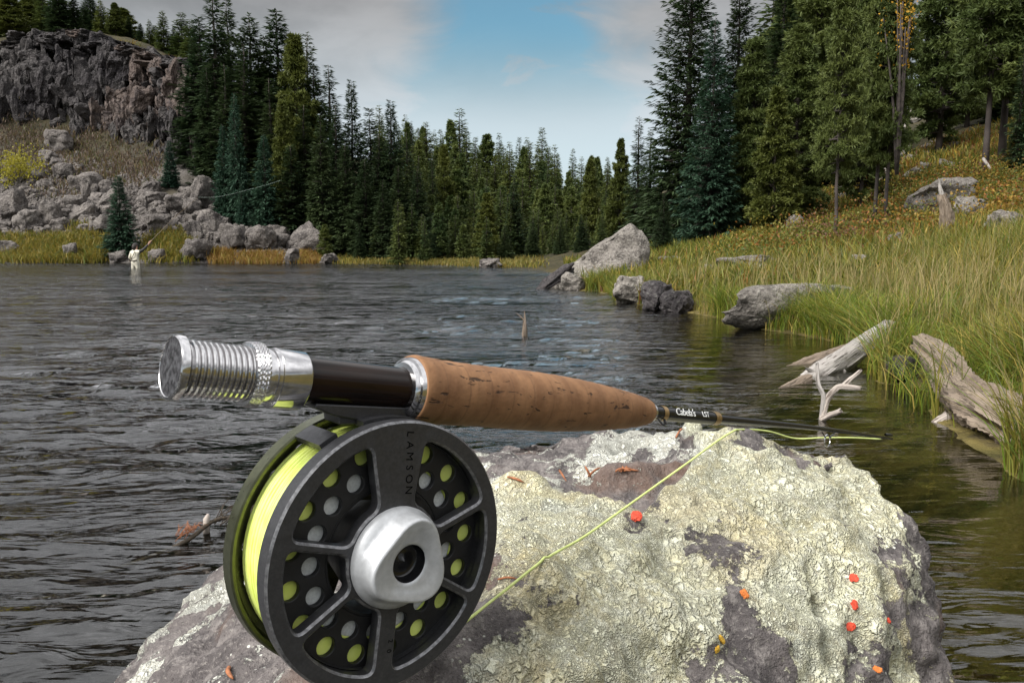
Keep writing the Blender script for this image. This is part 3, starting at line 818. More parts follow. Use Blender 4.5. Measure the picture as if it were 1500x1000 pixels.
# singled-out trees (px of trunk, py of tip, distance)
T1 = [
 (187, 254, 46.5, 'spruceB', 'small young spruce at the far waterline beside the wading angler', 1.15),
 (262, 205, 55, 'spruceB', 'round blue-green fir standing alone at the cliff foot', 1.1),
 (357, 131, 52, 'spruceB', 'slender bright blue-green spruce in front of the dark firs', .62),
 (339, 180, 52.5, 'spruceB', 'short blue-green spruce leaning on the slender bright one', .72),
 (397, 195, 50.5, 'spruceB', 'broad blue-green spruce above the talus end', .95),
 (362, 268, 50, 'spruceB', 'small green sapling with a bare stem above the talus', .8),
 (478, 165, 50, 'spruceA', 'tall dark spruce directly behind the pyramid boulder', 1.1),
 (445, 55, 56, 'pineY', 'tall yellow-green pine among the dark firs on the left', 1.0),
 (425, 150, 53, 'pineY', 'shorter yellow-green pine in front of the tall one', .85),
 (523, 113, 54, 'spruceA', 'pointed dark spruce, first tall tip left of the sky notch', 1.0),
 (578, 143, 52, 'spruceA', 'ragged dark spruce, last tall tip before the lower hillside', 1.05),
 (653, 215, 60, 'pineY', 'yellowish pine in the forest below the skyline', .8),
 (636, 218, 58, 'slim', 'thin black-green spire before the yellowish pine', 1.0),
 (714, 284, 47, 'pineY', 'short rounded yellow-green pine above the far shore', 1.25),
 (753, 255, 50, 'spruceA', 'shaggy spruce right of the rounded short pine', 1.1),
 (713, 268, 53, 'slim', 'dark narrow spruce tip behind the rounded short pine', 1.0),
 (930, 167, 40, 'slim', 'tall thin spruce left of the big right spruce', 1.25),
 (947, 185, 36, 'slim', 'thin spruce touching the big right spruce', 1.3),
 (905, 205, 48, 'pineY', 'yellow-green pine behind the triangular boulder', .8),
 (862, 235, 55, 'pineY', 'olive pine left of the triangular boulder', .9),
 (1000, -120, 31, 'spruceN0', 'biggest dark spruce at the right side of the sky notch', 1.05),
 (1034, 15, 26.5, 'spruceN1', 'dense spruce with boughs down to the grass before the biggest one', .98),
 (1068, -60, 33, 'spruceN2', 'dark spruce filling the gap behind the dense right spruce', .9),
 (968, 300, 24.5, 'spruceN', 'low spruce sapling behind the triangular boulder', 1.2),
]
for px, top, Y, key, lab, wd in T1:
    tree(px, top, Y, key, lab, None, wd, 'pine_tree' if 'pine' in key else 'spruce_tree')
# left dark group
for px, top, Y, nth in ranked([(312, 20, 60), (333, -28, 58), (352, -10, 62), (383, 18, 60), (402, 48, 63), (420, 8, 61), (440, 60, 66), (462, 42, 60), (492, 90, 60), (470, 90, 57), (320, 95, 57), (300, 55, 66), (372, 60, 56), (408, 110, 55),
                   (500, 150, 53), (548, 155, 56), (560, 190, 52), (600, 190, 57), (512, 205, 50), (540, 230, 49), (588, 240, 50), (345, 90, 56), (455, 150, 54), (435, 210, 51), (615, 240, 50), (565, 262, 48), (298, 115, 61), (284, 150, 61), (306, 160, 59), (322, 190, 56)]):
    tree(px, top, Y, rr.choice(('spruceA', 'spruceA', 'slim')), f'dark fir, {nth} from the left in the crowded stand right of the cliff', G_LEFT, rr.uniform(1.2, 1.65))
# cliff top
for px, top, Y, nth in ranked([(-25, -18, 76), (2, -22, 77), (22, -6, 78), (50, -14, 76), (74, -4, 80), (96, -18, 77), (118, -30, 75), (139, -6, 76), (152, 6, 82), (176, 0, 76), (196, 5, 75), (214, 24, 76), (230, 34, 78), (243, 28, 76), (262, 14, 73), (277, 38, 76), (288, 16, 73), (300, 26, 71), (62, 0, 84), (162, -10, 84), (34, -8, 86), (128, -4, 88), (206, 14, 88), (85, -8, 90), (185, 10, 90), (10, -10, 92), (250, 36, 84), (110, 0, 94)]):
    tree(px, top, Y, rr.choice(('farS', 'pineY', 'spruceA')), f'conifer on top of the cliff, {nth} from the left', G_TOP, rr.uniform(1.7, 2.3))
# forested hillside
sky_line = [(540, 165), (607, 176), (617, 186), (648, 188), (682, 194), (698, 199), (722, 211), (738, 210), (767, 211), (787, 211), (802, 213), (815, 224), (837, 216), (867, 234), (887, 236), (910, 250), (960, 262)]
for px, top in sky_line[1:-1]:
    tree(px, top, rr.uniform(100, 125), rr.choice(('farS', 'farS', 'slim')), 'conifer on the forested hillside at the river bend', G_FAR, rr.uniform(1.1, 1.35))
for Y, n, drop in ((135, 22, 4), (118, 24, 10), (100, 26, 22), (84, 26, 36), (76, 22, 48), (68, 22, 60), (60, 20, 80), (54, 18, 96), (49, 17, 112), (46, 14, 132)):
    for i in range(n):
        px = 560 + (i + rr.random()) * (400 / n)
        if Y < 56 and px > 890: continue
        tree(px, interp(sky_line, px) + drop + rr.gauss(0, 15), Y + rr.uniform(-5, 5), rr.choice(('farS', 'farS', 'farS', 'farS', 'farP')), 'conifer on the forested hillside at the river bend', G_FAR, rr.uniform(1.05, 1.5))
# low shrubby saplings along the far shore
for px, top, Y, nth in ranked([(480, 340, 47), (530, 335, 47), (600, 325, 46.5), (640, 330, 46), (680, 335, 44), (780, 330, 44), (820, 320, 44), (850, 330, 42), (555, 340, 48), (740, 345, 43)]):
    tree(px, top, Y, rr.choice(('spruceA', 'farP')), f'low dark sapling under the forest edge on the far shore, {nth} from the left', 'saplings along the far shore', rr.uniform(1.2, 1.7))
# right side pines
T2 = [
 (1092, 60, 27, 'pineL', 'olive pine right next to the dense spruce', 1.05),
 (1125, 130, 23, 'pineY', 'bushy pine with foliage low over the shaded rocks', .9),
 (1155, 40, 25, 'pineL', 'slim pine in the middle of the right wood', 1.0),
 (1215, -40, 18.3, 'pineT', 'thin straight pine at the lower edge of the right slope', .62),
 (1250, -20, 26, 'pineL', 'pine with drooping crown behind the thin straight one', .95),
 (1272, -90, 20.5, 'pineT', 'darker trunk of the close pair of pines', .62),
 (1287, -60, 20.2, 'pineT', 'reddish trunk of the close pair of pines', .66),
 (1180, -100, 33, 'pineL', 'tall pine behind the wood at the top of the photo', 1.0),
 (1228, -130, 36, 'pineL', 'tall pine farther up the right slope', 1.0),
 (1357, -140, 31, 'pineL', 'dark pine with foliage above the rock outcrop', .95),
 (1425, -220, 25.5, 'pineT', 'thick grey-trunked pine at the upper right', .85),
 (1448, -260, 26.5, 'pineT', 'black-trunked pine behind the grey-trunked one', .85),
 (1470, 40, 23, 'slim', 'thin dead-looking trunk beside the dark pines', .8),
 (1515, -180, 24, 'pineL', 'dark pine overhanging the right edge of the photo', .9),
 (1560, -150, 20, 'pineL', 'pine whose boughs enter from the right edge', .8),
 (1395, -60, 36, 'pineL', 'pine deep in the shade behind the dark trunks', 1.1),
 (1440, 60, 36, 'spruceA', 'dark spruce closing the view at the upper right', 1.4),
 (1500, 20, 38, 'spruceA', 'dark spruce behind the pines at the right edge', 1.4),
 (1130, -60, 38, 'spruceA', 'dark spruce behind the slim pines', 1.1),
 (1205, 90, 34, 'spruceA', 'dark spruce half hidden by the thin straight pine', 1.1),
]
for px, top, Y, key, lab, wd in T2:
    tree(px, top, Y, key, lab, None, wd * 1.12, 'pine_tree' if 'pine' in key else 'spruce_tree')

# broadleaf shrubs
def leaf_cloud(n, rx, ry, rz, size, seed, clumps=14, zmin=.15):
    r = np.random.default_rng(seed)
    cc = r.normal(0, .42, (clumps, 3)); cc[:, 2] = np.abs(cc[:, 2]) * (0.9 if zmin < .5 else .35) + zmin
    k = r.integers(0, clumps, n)
    P = (cc[k] + r.normal(0, .16, (n, 3))) * np.array((rx, ry, rz))
    D = unit(r.normal(0, 1, (n, 3))); Sd = unit(np.cross(D, r.normal(0, 1, (n, 3))))
    V, F = kites(P, D, Sd, size * r.uniform(.7, 1.3, n), size * .75, 0.1)
    stems = MB()
    for c in cc:
        V2, F2 = tube_arrays(smooth_path([(0, 0, -.1), (c[0] * rx * .4, c[1] * ry * .4, c[2] * rz * .5), (c[0] * rx, c[1] * ry, c[2] * rz)], 6), [0.03 * rz / 2 * (1 - i / 6) + .004 for i in range(6)], 5)
        stems.add(V2, F2)
    return fast_mesh('crown', V, F, False), stems.mesh('trunk')
def shrub(px, py, wpx, hpx, mat, label, seed, n=900, size=0.12, name='shrub', Y=None, group=None, bark='bark_grey', zmin=.15):
    g = GHIT(px, py) if Y is None else PY(px, py, Y)
    s = g.y / F_PX
    c, t = leaf_cloud(n, wpx * s * .5, wpx * s * .5, hpx * s * .75, size, seed, 14, zmin)
    e = empty(name, g, label, 'shrub', group)
    obj('crown', c, M[mat], e); obj('trunk', t, M[bark], e)
# the wood behind
for px, top, Y in [(rr.uniform(1070, 1600), rr.uniform(-60, 110), rr.uniform(38, 58)) for _ in range(42)]:
    tree(px, top, Y, rr.choice(('farS', 'farP', 'farS')), 'conifer of the dark wood closing off the upper right slope', 'conifers of the wood above the right slope', rr.uniform(1.0, 1.5))
shrub(28, 268, 62, 88, 'aspen', 'yellow-green aspen shrub on the slope at the left edge', 1, 1500, 0.16, 'aspen_shrub')
shrub(1314, 250, 46, 250, 'orange_leaf', 'orange-yellow aspen glimpsed high between the right pines', 2, 420, 0.065, 'aspen_tree', Y=19.7, zmin=.98, bark='bark')
M['green_leaf'] = foliage('bush_leaves', (0.04, 0.11, 0.012), (0.07, 0.15, 0.02), trans=.35)
shrub(1467, 305, 30, 30, 'green_leaf', 'small bright green bush on the orange slope', 3, 700, 0.07)
shrub(1285, 350, 22, 20, 'green_leaf', 'small leafy green bush at the foot of the paired pines', 4, 500, 0.06)
shrub(1003, 426, 24, 18, 'green_leaf', 'bright green leafy plant beside the dark wet boulders', 5, 500, 0.05)
shrub(1240, 365, 24, 14, 'orange_leaf', 'little orange bush in the meadow grass', 6, 350, 0.05)

# dead wood on the right slope
M['dead'] = simple('bleached_wood', (0.30, 0.27, 0.24), 0.9, var=.3, scale=7)
M['dead_dark'] = simple('grey_dead_wood', (0.12, 0.10, 0.09), 0.95, var=.45, scale=9)
a_, b_ = GHIT(1288, 268), PY(1336, 158, 31)
tag(obj('dead_tree', MB().add(*tube_arrays(smooth_path([a_, a_.lerp(b_, .5) + Vector((.1, 0, .1)), b_], 10), [0.10 - .006 * i for i in range(10)], 7)).mesh('dead_trunk'), M['dead']),
    'leaning bleached dead trunk among the right pines', 'dead tree')
g = GHIT(1430, 262)
tag(obj('dead_branch', MB().add(*tube_arrays([PY(1440, 232, 25), PY(1462, 262, 24.4)], [.05, .03], 6)).mesh('dead_branch'), M['dead']), 'pale fallen branch leaning at the thick grey-trunked pine', 'branch')

# ------------------------------------------------------------------ grass and undergrowth (uncountable)
def blades(x, y, z, h, wdt, lean, seed, segs=3, cols=None, flop=1.0):
    r = np.random.default_rng(seed); n = len(x)
    az = r.uniform(0, 6.28, n); fa = r.uniform(0, 6.28, n)
    d = np.stack([np.cos(az), np.sin(az)], 1); s = np.stack([np.cos(fa), np.sin(fa)], 1)
    V = []
    for k in range(segs):
        t = k / segs
        cx = x + d[:, 0] * lean * h * t * t * flop; cy = y + d[:, 1] * lean * h * t * t * flop
        cz = z + h * t * (1 - 0.28 * lean * t) - 0.03 * (k == 0)
        ww = wdt * (1 - 0.55 * t) * .5
        V.append(np.stack([cx - s[:, 0] * ww, cy - s[:, 1] * ww, cz], 1)); V.append(np.stack([cx + s[:, 0] * ww, cy + s[:, 1] * ww, cz], 1))
    V.append(np.stack([x + d[:, 0] * lean * h * flop, y + d[:, 1] * lean * h * flop, z + h * (1 - 0.35 * lean)], 1))
    m_ = 2 * segs + 1
    Vv = np.stack(V, 1).reshape(-1, 3)
    b = (np.arange(n) * m_)[:, None]
    Q = []
    for k in range(segs - 1):
        Q.append(np.concatenate([b + 2 * k, b + 2 * k + 1, b + 2 * k + 3], 1)); Q.append(np.concatenate([b + 2 * k, b + 2 * k + 3, b + 2 * k + 2], 1))
    Q.append(np.concatenate([b + 2 * segs - 2, b + 2 * segs - 1, b + 2 * segs], 1))
    Fv = np.concatenate(Q, 0)
    return Vv, Fv, np.repeat(cols, m_, 0)
def palette(n, cs, ps, seed):
    r = np.random.default_rng(seed)
    k = r.choice(len(cs), n, p=ps); c = np.array(cs)[k] * r.uniform(.75, 1.25, (n, 1))
    return c
gm = Mat('grass_blades')
gc = gm.attr('tint', 'Color')
gm.setp(Base_Color=gc, Roughness=0.55); gm.b.inputs['Specular IOR Level'].default_value = 0.3
t_ = gm.n('ShaderNodeBsdfTranslucent'); gm.l(gc, t_.inputs[0]); x_ = gm.n('ShaderNodeMixShader'); x_.inputs[0].default_value = .35
gm.l(gm.b.outputs[0], x_.inputs[1]); gm.l(t_.outputs[0], x_.inputs[2]); gm.l(x_.outputs[0], gm.out.inputs[0])
M['grass'] = gm.m
GREEN, YEL, OLIVE, RUST, LIME = (0.082, 0.112, 0.018), (0.36, 0.27, 0.06), (0.20, 0.175, 0.030), (0.25, 0.115, 0.03), (0.125, 0.185, 0.018)
LOGS = [[(1350, 508, 5.3), (1385, 545, 4.7), (1418, 585, 4.2), (1460, 610, 3.85), (1520, 648, 3.55), (1640, 700, 3.2)], [(1300, 480, 6.3), (1222, 536, 5.8), (1150, 580, 5.3)], [(1420, 640, 3.85), (1520, 690, 3.3)], [(1070, 470, 9.3), (1255, 470, 9.3)]]
def near_logs(x, y):
    hit = np.zeros(len(x), bool)
    for lg in LOGS:
        pp_ = [PY(*q) for q in lg]
        for a_, b_ in zip(pp_[:-1], pp_[1:]):
            d_ = np.array((b_.x - a_.x, b_.y - a_.y)); q_ = np.stack([x - a_.x, y - a_.y], 1)
            t_ = np.clip(q_ @ d_ / (d_ @ d_), 0, 1); r_ = q_ - t_[:, None] * d_
            hit |= np.hypot(r_[:, 0], r_[:, 1]) < (.6 if lg is LOGS[3] else .20)
    return hit
def scatter(n, x0, x1, y0, y1, seed, dens):
    r = np.random.default_rng(seed)
    y = y0 * (y1 / y0) ** r.random(n); x = r.uniform(0, 1, n)
    x = x0(y) + (x1(y) - x0(y)) * x
    z = terrain(x, y)
    k = (z > 0.0) & (r.random(n) < dens(x, y, z)) & ~near_logs(x, y)
    return x[k], y[k], z[k]
edge = lambda y: np.interp(y, [2, 4.5, 6, 9.6, 12, 16, 20], [1.6, 2.0, 2.3, 2.5, 2.0, 1.2, 1.2])
# meadow: tall grass on the right bank
mx, my, mz = scatter(115000, edge, lambda y: np.maximum(0.72 * y + 1.2, 3.2), 2.6, 14.5, 1, lambda x, y, z: np.clip(.55 + 1.7 * noise2(x, y, 1.1, 41), .04, 1) * np.where(y < 4, .5, 1))
nm_ = len(mx)
tall = np.clip(.45 + .6 * noise2(mx, my, .5, 43), .1, 1.1) * (.30 + .70 * sstep(.38, .60, mx / my))
dry = np.clip(.5 + 1.1 * noise2(mx, my, .7, 47), 0, 1)[:, None]
r_ = np.random.default_rng(3)
colm = np.where(r_.random((nm_, 1)) < .25 + .6 * dry, palette(nm_, (YEL, OLIVE, (0.20, .20, .035)), (.22, .48, .30), 5), palette(nm_, (GREEN, LIME, OLIVE), (.5, .2, .3), 6))
Vg, Fg, Cg = blades(mx, my, mz, (0.13 + .60 * tall) * r_.uniform(.45, 1.25, nm_), 0.0055 + .00045 * my, r_.uniform(.1, .95, nm_), 9, 4, colm)
tag(obj('meadow_grass', fast_mesh('meadow_grass', Vg, Fg, False, {'tint': Cg}), M['grass']), 'tall green and yellow meadow grass on the right bank', 'grass', None, 'stuff')
# sedge fringe hanging over the right waterline
wl = np.array([V3(PZ(px, py)) for px, py in [(850, 424), (900, 438), (1020, 458), (1075, 474), (1150, 486), (1215, 499), (1275, 522), (1305, 556), (1370, 606), (1440, 650)]])
r_ = np.random.default_rng(12)
nf = 21000; u = r_.random(nf) ** 1.0 * (len(wl) - 1.001); i_ = u.astype(int); f_ = (u - i_)[:, None]
pf = wl[i_] * (1 - f_) + wl[i_ + 1] * f_
px_ = pf[:, 0] + np.abs(r_.normal(0, .30, nf)) * 1.0 + .03; py_ = pf[:, 1] + r_.normal(0, .25, nf) + .1
zf = terrain(px_, py_); cl = noise2(px_, py_, 1.6, 61)
kp = (zf > -0.06) & (cl > -.06) & ~(near_logs(px_, py_) & (r_.random(nf) < .85))
px_, py_, zf, cl = px_[kp], py_[kp], zf[kp], cl[kp]; nf = len(px_)
Vg, Fg, Cg = blades(px_, py_, zf, (0.30 + .35 * np.clip(cl + .3, 0, 1)) * r_.uniform(.6, 1.2, nf), .0065, r_.uniform(.3, 1.15, nf), 13, 4, palette(nf, (LIME, GREEN, YEL, (.23, .25, .03)), (.38, .22, .14, .26), 14))
tag(obj('sedge_grass', fast_mesh('sedge_grass', Vg, Fg, False, {'tint': Cg}), M['grass']), 'bright green sedge along the right waterline', 'sedge', None, 'stuff')
# tan seed stalks standing above the meadow
k_ = r_.permutation(nm_)[:5200] if nm_ > 5200 else np.arange(nm_)
Vg, Fg, Cg = blades(mx[k_], my[k_], mz[k_], np.random.default_rng(4).uniform(.35, .75, len(k_)), .0045 + .0004 * my[k_], np.random.default_rng(5).uniform(.05, .45, len(k_)), 29, 3, palette(len(k_), ((.33, .26, .12), (.24, .20, .07), (.17, .17, .05)), (.4, .3, .3), 30))
tag(obj('seed_stalks', fast_mesh('seed_stalks', Vg, Fg, False, {'tint': Cg}), M['grass']), 'tan seed stalks standing above the meadow grass', 'grass', None, 'stuff')
# farther slope: coarse herbs, orange and yellow
hx, hy, hz_ = scatter(90000, lambda y: np.where(y < 19, 1.5, 2.2), lambda y: .75 * y + 2, 12, 34, 21, lambda x, y, z: np.clip(.8 + .9 * noise2(x, y, .6, 51), .1, 1))
nh = len(hx); r_ = np.random.default_rng(8)
zn = np.clip(.5 + 1.3 * noise2(hx, hy, .45, 55) + .25 * (hz_ - 1.6), 0, 1)[:, None]
colh = np.where(r_.random((nh, 1)) < zn * .45, palette(nh, (RUST, (.30, .20, .03), (.20, .09, .04), YEL), (.25, .35, .15, .25), 15), palette(nh, (OLIVE, (.17, .17, .025), GREEN), (.35, .3, .35), 16))
Vg, Fg, Cg = blades(hx, hy, hz_, r_.uniform(.12, .48, nh), .022 + .0012 * hy, r_.uniform(.1, .9, nh), 19, 2, colh)
tag(obj('slope_undergrowth', fast_mesh('slope_undergrowth', Vg, Fg, False, {'tint': Cg}), M['grass']), 'yellow and orange undergrowth on the right slope', 'undergrowth', None, 'stuff')
# leafy low shrubs on the slope under the pines
r_ = np.random.default_rng(77); LP, LC = [], []
for k in range(330):
    px = r_.uniform(1090, 1540); py = 368 - (px - 1100) * .16 + r_.uniform(-62, 18)
    g_ = GHIT(px, py); nl_ = r_.integers(90, 260); rad_ = r_.uniform(.18, .5)
    q_ = np.array(g_) + r_.normal(0, 1, (nl_, 3)) * np.array((rad_, rad_, rad_ * .45)) + np.array((0, 0, rad_ * .45))
    c_ = np.array([(.26, .11, .025), (.28, .17, .03), (.22, .18, .03), (.09, .11, .02), (.15, .07, .035), (.14, .135, .028)][r_.choice(6, p=[.11, .18, .22, .19, .12, .18])])
    LP.append(q_); LC.append(np.tile(c_, (nl_, 1)) * r_.uniform(.7, 1.25, (nl_, 1)))
LP, LC = np.concatenate(LP), np.concatenate(LC); D_ = unit(r_.normal(0, 1, LP.shape)); S_ = unit(np.cross(D_, r_.normal(0, 1, LP.shape)))
Vg, Fg = kites(LP, D_, S_, .075, .05, .1)
tag(obj('slope_foliage', fast_mesh('slope_foliage', Vg, Fg, False, {'tint': np.repeat(LC, 4, 0)}), M['grass']), 'orange and yellow autumn shrubs under the right pines', 'shrubs', None, 'stuff')
# left bank: yellow grass belt and rusty tufts, brown brush higher up
def belt(name, label, regions, n, hgt, wdt, cols, ps, seed):
    r = np.random.default_rng(seed); X, Yv, Z, Hh = [], [], [], []
    tot = sum((b - a) * (d - c) for a, b, c, d, _ in regions)
    for a, b, c, d, hm in regions:
        k = int(n * (b - a) * (d - c) / tot)
        for _ in range(k):
            g_ = (r.uniform(a, b), r.uniform(c, d))
            edge_f = 1 - (abs((g_[0] - (a + b) / 2) / ((b - a) / 2))) ** 4
            if r.random() > edge_f: continue
            h_ = GBVH.ray_cast(CAM, pray(*g_).normalized(), 300)[0]
            if h_ is None or h_.z < -.05: continue
            X.append(h_.x + r.normal(0, .2)); Yv.append(h_.y + r.normal(0, .3)); Z.append(h_.z); Hh.append(hm)
    X, Yv, Z, Hh = map(np.array, (X, Yv, Z, Hh)); k = len(X)
    Vg, Fg, Cg = blades(X, Yv, Z, hgt * Hh * r.uniform(.5, 1.25, k), wdt, r.uniform(.2, 1, k), seed + 1, 2, palette(k, cols, ps, seed + 2))
    tag(obj(name, fast_mesh(name, Vg, Fg, False, {'tint': Cg}), M['grass']), label, 'grass', None, 'stuff')
YO, OG = (.23, .175, .032), (.135, .135, .025)
belt('bank_grass', 'yellow-green grass belt along the far waterline', [(-40, 165, 345, 386, 1), (60, 165, 352, 385, 1), (205, 290, 348, 385, 1), (228, 275, 335, 360, .8), (486, 520, 377, 388, .7), (100, 160, 325, 350, .7)], 22000, .5, .05, (YO, OG, (.24, .19, .03), (.10, .13, .02)), (.35, .3, .2, .15), 31)
belt('rusty_grass', 'rust-orange grass tufts between the shore boulders', [(310, 345, 367, 386, 1), (436, 468, 369, 387, .9), (350, 418, 371, 388, .9)], 7000, .42, .045, ((.20, .105, .03), (.25, .15, .035), YO), (.35, .35, .3), 35)
belt('shore_grass', 'thin pale grass line along the middle far shore', [(500, 800, 378, 392, .6)], 9000, .45, .05, (YO, OG, (.2, .16, .05)), (.3, .4, .3), 38)
belt('slope_brush', 'brown dry brush on the slope under the cliff', [(0, 250, 185, 262, 1), (40, 140, 195, 290, .9), (120, 245, 225, 275, 1), (-30, 60, 90, 200, .8), (-30, 60, 200, 262, 1.0)], 15000, .36, .08, ((.11, .08, .06), (.15, .105, .075), (.16, .12, .05), (.09, .09, .03)), (.3, .3, .2, .2), 41)
belt('cliff_top_grass', 'orange grass on ledges of the cliff', [(150, 205, 66, 80, .8), (135, 215, 92, 112, 1.0), (215, 300, 86, 112, .6)], 3500, .7, .07, ((.24, .14, .04), (.18, .15, .04), (.10, .11, .03)), (.4, .3, .3), 45)
# ------------------------------------------------------------------ driftwood on the right
def wood_mat(name, a, b, dark, sc=1.0):
    m = Mat(name)
    st_ = m.attr('grain', 'Vector')
    g1_ = m.noise(1.0 * sc, 6, .65, vec=m.scale(st_, (2.2, 16, 16))); g2_ = m.noise(1.0, 4, .6, vec=m.scale(st_, (7, 55, 55)))
    col = m.mix(m.rng(g1_, .36, .64), a, b)
    col = m.mix(m.math('MULTIPLY', m.rng(g2_, .45, .33), .9), col, dark)
    col = m.mix(m.math('MULTIPLY', m.rng(m.noise(5, 4), .52, .68), .5), col, dark)
    m.setp(Base_Color=col, Roughness=.88, Normal=m.bump(m.math('ADD', g1_, m.math('MULTIPLY', g2_, .6)), 1.0, .022))
    m.b.inputs['Specular IOR Level'].default_value = .25
    return m.m
M['log_grey'] = wood_mat('weathered_log', (.30, .275, .25), (.40, .37, .34), (.07, .055, .045))
M['log_brown'] = wood_mat('rotten_log', (.17, .13, .095), (.27, .215, .165), (.04, .03, .022))
M['log_pale'] = wood_mat('bleached_branch', (.36, .31, .27), (.52, .46, .40), (.09, .065, .05))
def log_mesh(name, path, radii, seed, n=60, seg=22, rough=.16):
    P = smooth_path(path, n); rad = np.interp(np.linspace(0, 1, n), np.linspace(0, 1, len(radii)), radii)
    r = random.Random(seed); ph = [r.uniform(0, 6.28) for _ in range(6)]
    def wob_(i, j):
        th = 2 * math.pi * j / seg; t = i / n
        return 1 + rough * (.5 * math.sin(3 * th + ph[0] + 2 * t) * math.sin(5 * t + ph[1]) + .35 * math.sin(7 * th + ph[2] + 3 * math.sin(6 * t)) + .25 * math.sin(11 * th + ph[3]) + .5 * math.sin(9 * t + th + ph[4]) + r.uniform(-.22, .22))
    V, F = tube_arrays(P, rad, seg, True, wob_)
    V = np.array([tuple(v) for v in V]); th = np.tile(np.arange(seg) / seg * 6.283, n)
    arc = np.repeat(np.concatenate([[0], np.cumsum(np.linalg.norm(np.diff(P, axis=0), axis=1))]), seg)
    # splintered ends
    d0 = P[0] - P[1]; d1 = P[-1] - P[-2]
    for j in range(seg):
        V[j] += d0 * r.uniform(-.6, 1.5); V[(n - 1) * seg + j] += d1 * r.uniform(-.6, 1.5)
    c = np.array(path[0]); me = MB().add(V, F).mesh(name, True, 50)
    g_ = np.stack([arc, np.cos(th) * np.mean(radii) * 1.5, np.sin(th) * np.mean(radii) * 1.5], 1)
    a = me.attributes.new('grain', 'FLOAT_VECTOR', 'POINT'); a.data.foreach_set('vector', g_.astype(np.float32).ravel())
    return me
def wp(px, py, Y): return V3(PY(px, py, Y))
def logpart(name, parent, pts, rad, seed, mat, **kw):
    o_ = Vector(parent.location)
    return obj(name, log_mesh(name, [tuple(Vector(p) - o_) for p in pts], rad, seed, **kw), M[mat], parent)
e = empty('driftwood_log', wp(1190, 548, 5.6), 'weathered grey log slanting from the grass down into the water', 'log')
logpart('stem', e, [wp(1302, 478, 6.35), wp(1268, 502, 6.15), wp(1222, 536, 5.8), wp(1188, 560, 5.55), wp(1120, 610, 5.2)], [.055, .078, .095, .085, .07], 1, 'log_grey', rough=.13)
logpart('branch_stub', e, [wp(1222, 545, 5.72), wp(1229, 557, 5.62)], [.02, .008], 2, 'log_grey', n=8, seg=8)
logpart('branch_stub', e, [wp(1198, 548, 5.55), wp(1181, 540, 5.5)], [.03, .008], 3, 'log_grey', n=8, seg=8)
logpart('branch_stub', e, [wp(1232, 540, 5.75), wp(1240, 545, 5.7)], [.015, .006], 4, 'log_grey', n=8, seg=8)
e = empty('driftwood_log', wp(1150, 556, 5.9), 'brown rotten log lying behind the weathered grey log', 'log')
logpart('stem', e, [wp(1255, 508, 6.7), wp(1205, 525, 6.35), wp(1155, 551, 5.95), wp(1080, 592, 5.3), wp(1010, 630, 4.8)], [.05, .06, .065, .06, .05], 5, 'log_brown', rough=.22)
b0 = PZ(1206, 614)
e = empty('driftwood_branch', b0, 'pale forked branch sticking up out of the water before the grey log', 'branch')
Yb = b0.y
logpart('stem', e, [wp(1203, 628, Yb), wp(1206, 605, Yb), wp(1212, 585, Yb), wp(1222, 572, Yb - .02), wp(1232, 566, Yb - .03), wp(1258, 568, Yb - .06)], [.019, .018, .017, .016, .015, .012], 7, 'log_pale', n=40, seg=12, rough=.12)
logpart('twig', e, [wp(1205, 606, Yb), wp(1206, 580, Yb), wp(1199, 562, Yb + .02), wp(1197, 534, Yb + .05)], [.015, .012, .011, .008], 8, 'log_grey', n=30, seg=10, rough=.12)
logpart('twig', e, [wp(1234, 566, Yb - .03), wp(1245, 556, Yb), wp(1259, 544, Yb + .05)], [.015, .012, .010], 9, 'log_pale', n=20, seg=10, rough=.12)
logpart('twig', e, [wp(1204, 614, Yb - .02), wp(1216, 608, Yb - .05), wp(1231, 602, Yb - .08)], [.016, .016, .014], 10, 'log_pale', n=20, seg=10, rough=.1)
e = empty('driftwood_log', wp(1440, 640, 3.7), 'thick cracked grey log at the right edge of the photo with torn roots', 'log')
logpart('stem', e, [wp(1350, 505, 5.1), wp(1385, 540, 4.5), wp(1418, 580, 4.0), wp(1460, 604, 3.65), wp(1520, 640, 3.35), wp(1640, 692, 3.0)], [.06, .095, .10, .11, .125, .13], 11, 'log_brown', seg=36, n=110, rough=.34)
logpart('root', e, [wp(1410, 575, 4.25), wp(1408, 595, 4.1), wp(1392, 610, 4.05), wp(1372, 622, 4.02), wp(1370, 632, 4.0)], [.05, .045, .035, .03, .02], 12, 'log_pale', n=30, seg=12, rough=.2)
logpart('root', e, [wp(1425, 618, 3.95), wp(1448, 612, 3.85), wp(1478, 632, 3.6), wp(1510, 668, 3.4), wp(1560, 700, 3.3)], [.03, .055, .06, .06, .05], 13, 'log_pale', n=50, seg=16, rough=.28)
logpart('root', e, [wp(1490, 650, 3.5), wp(1484, 668, 3.45), wp(1472, 682, 3.42)], [.025, .02, .012], 14, 'log_grey', n=14, seg=10)
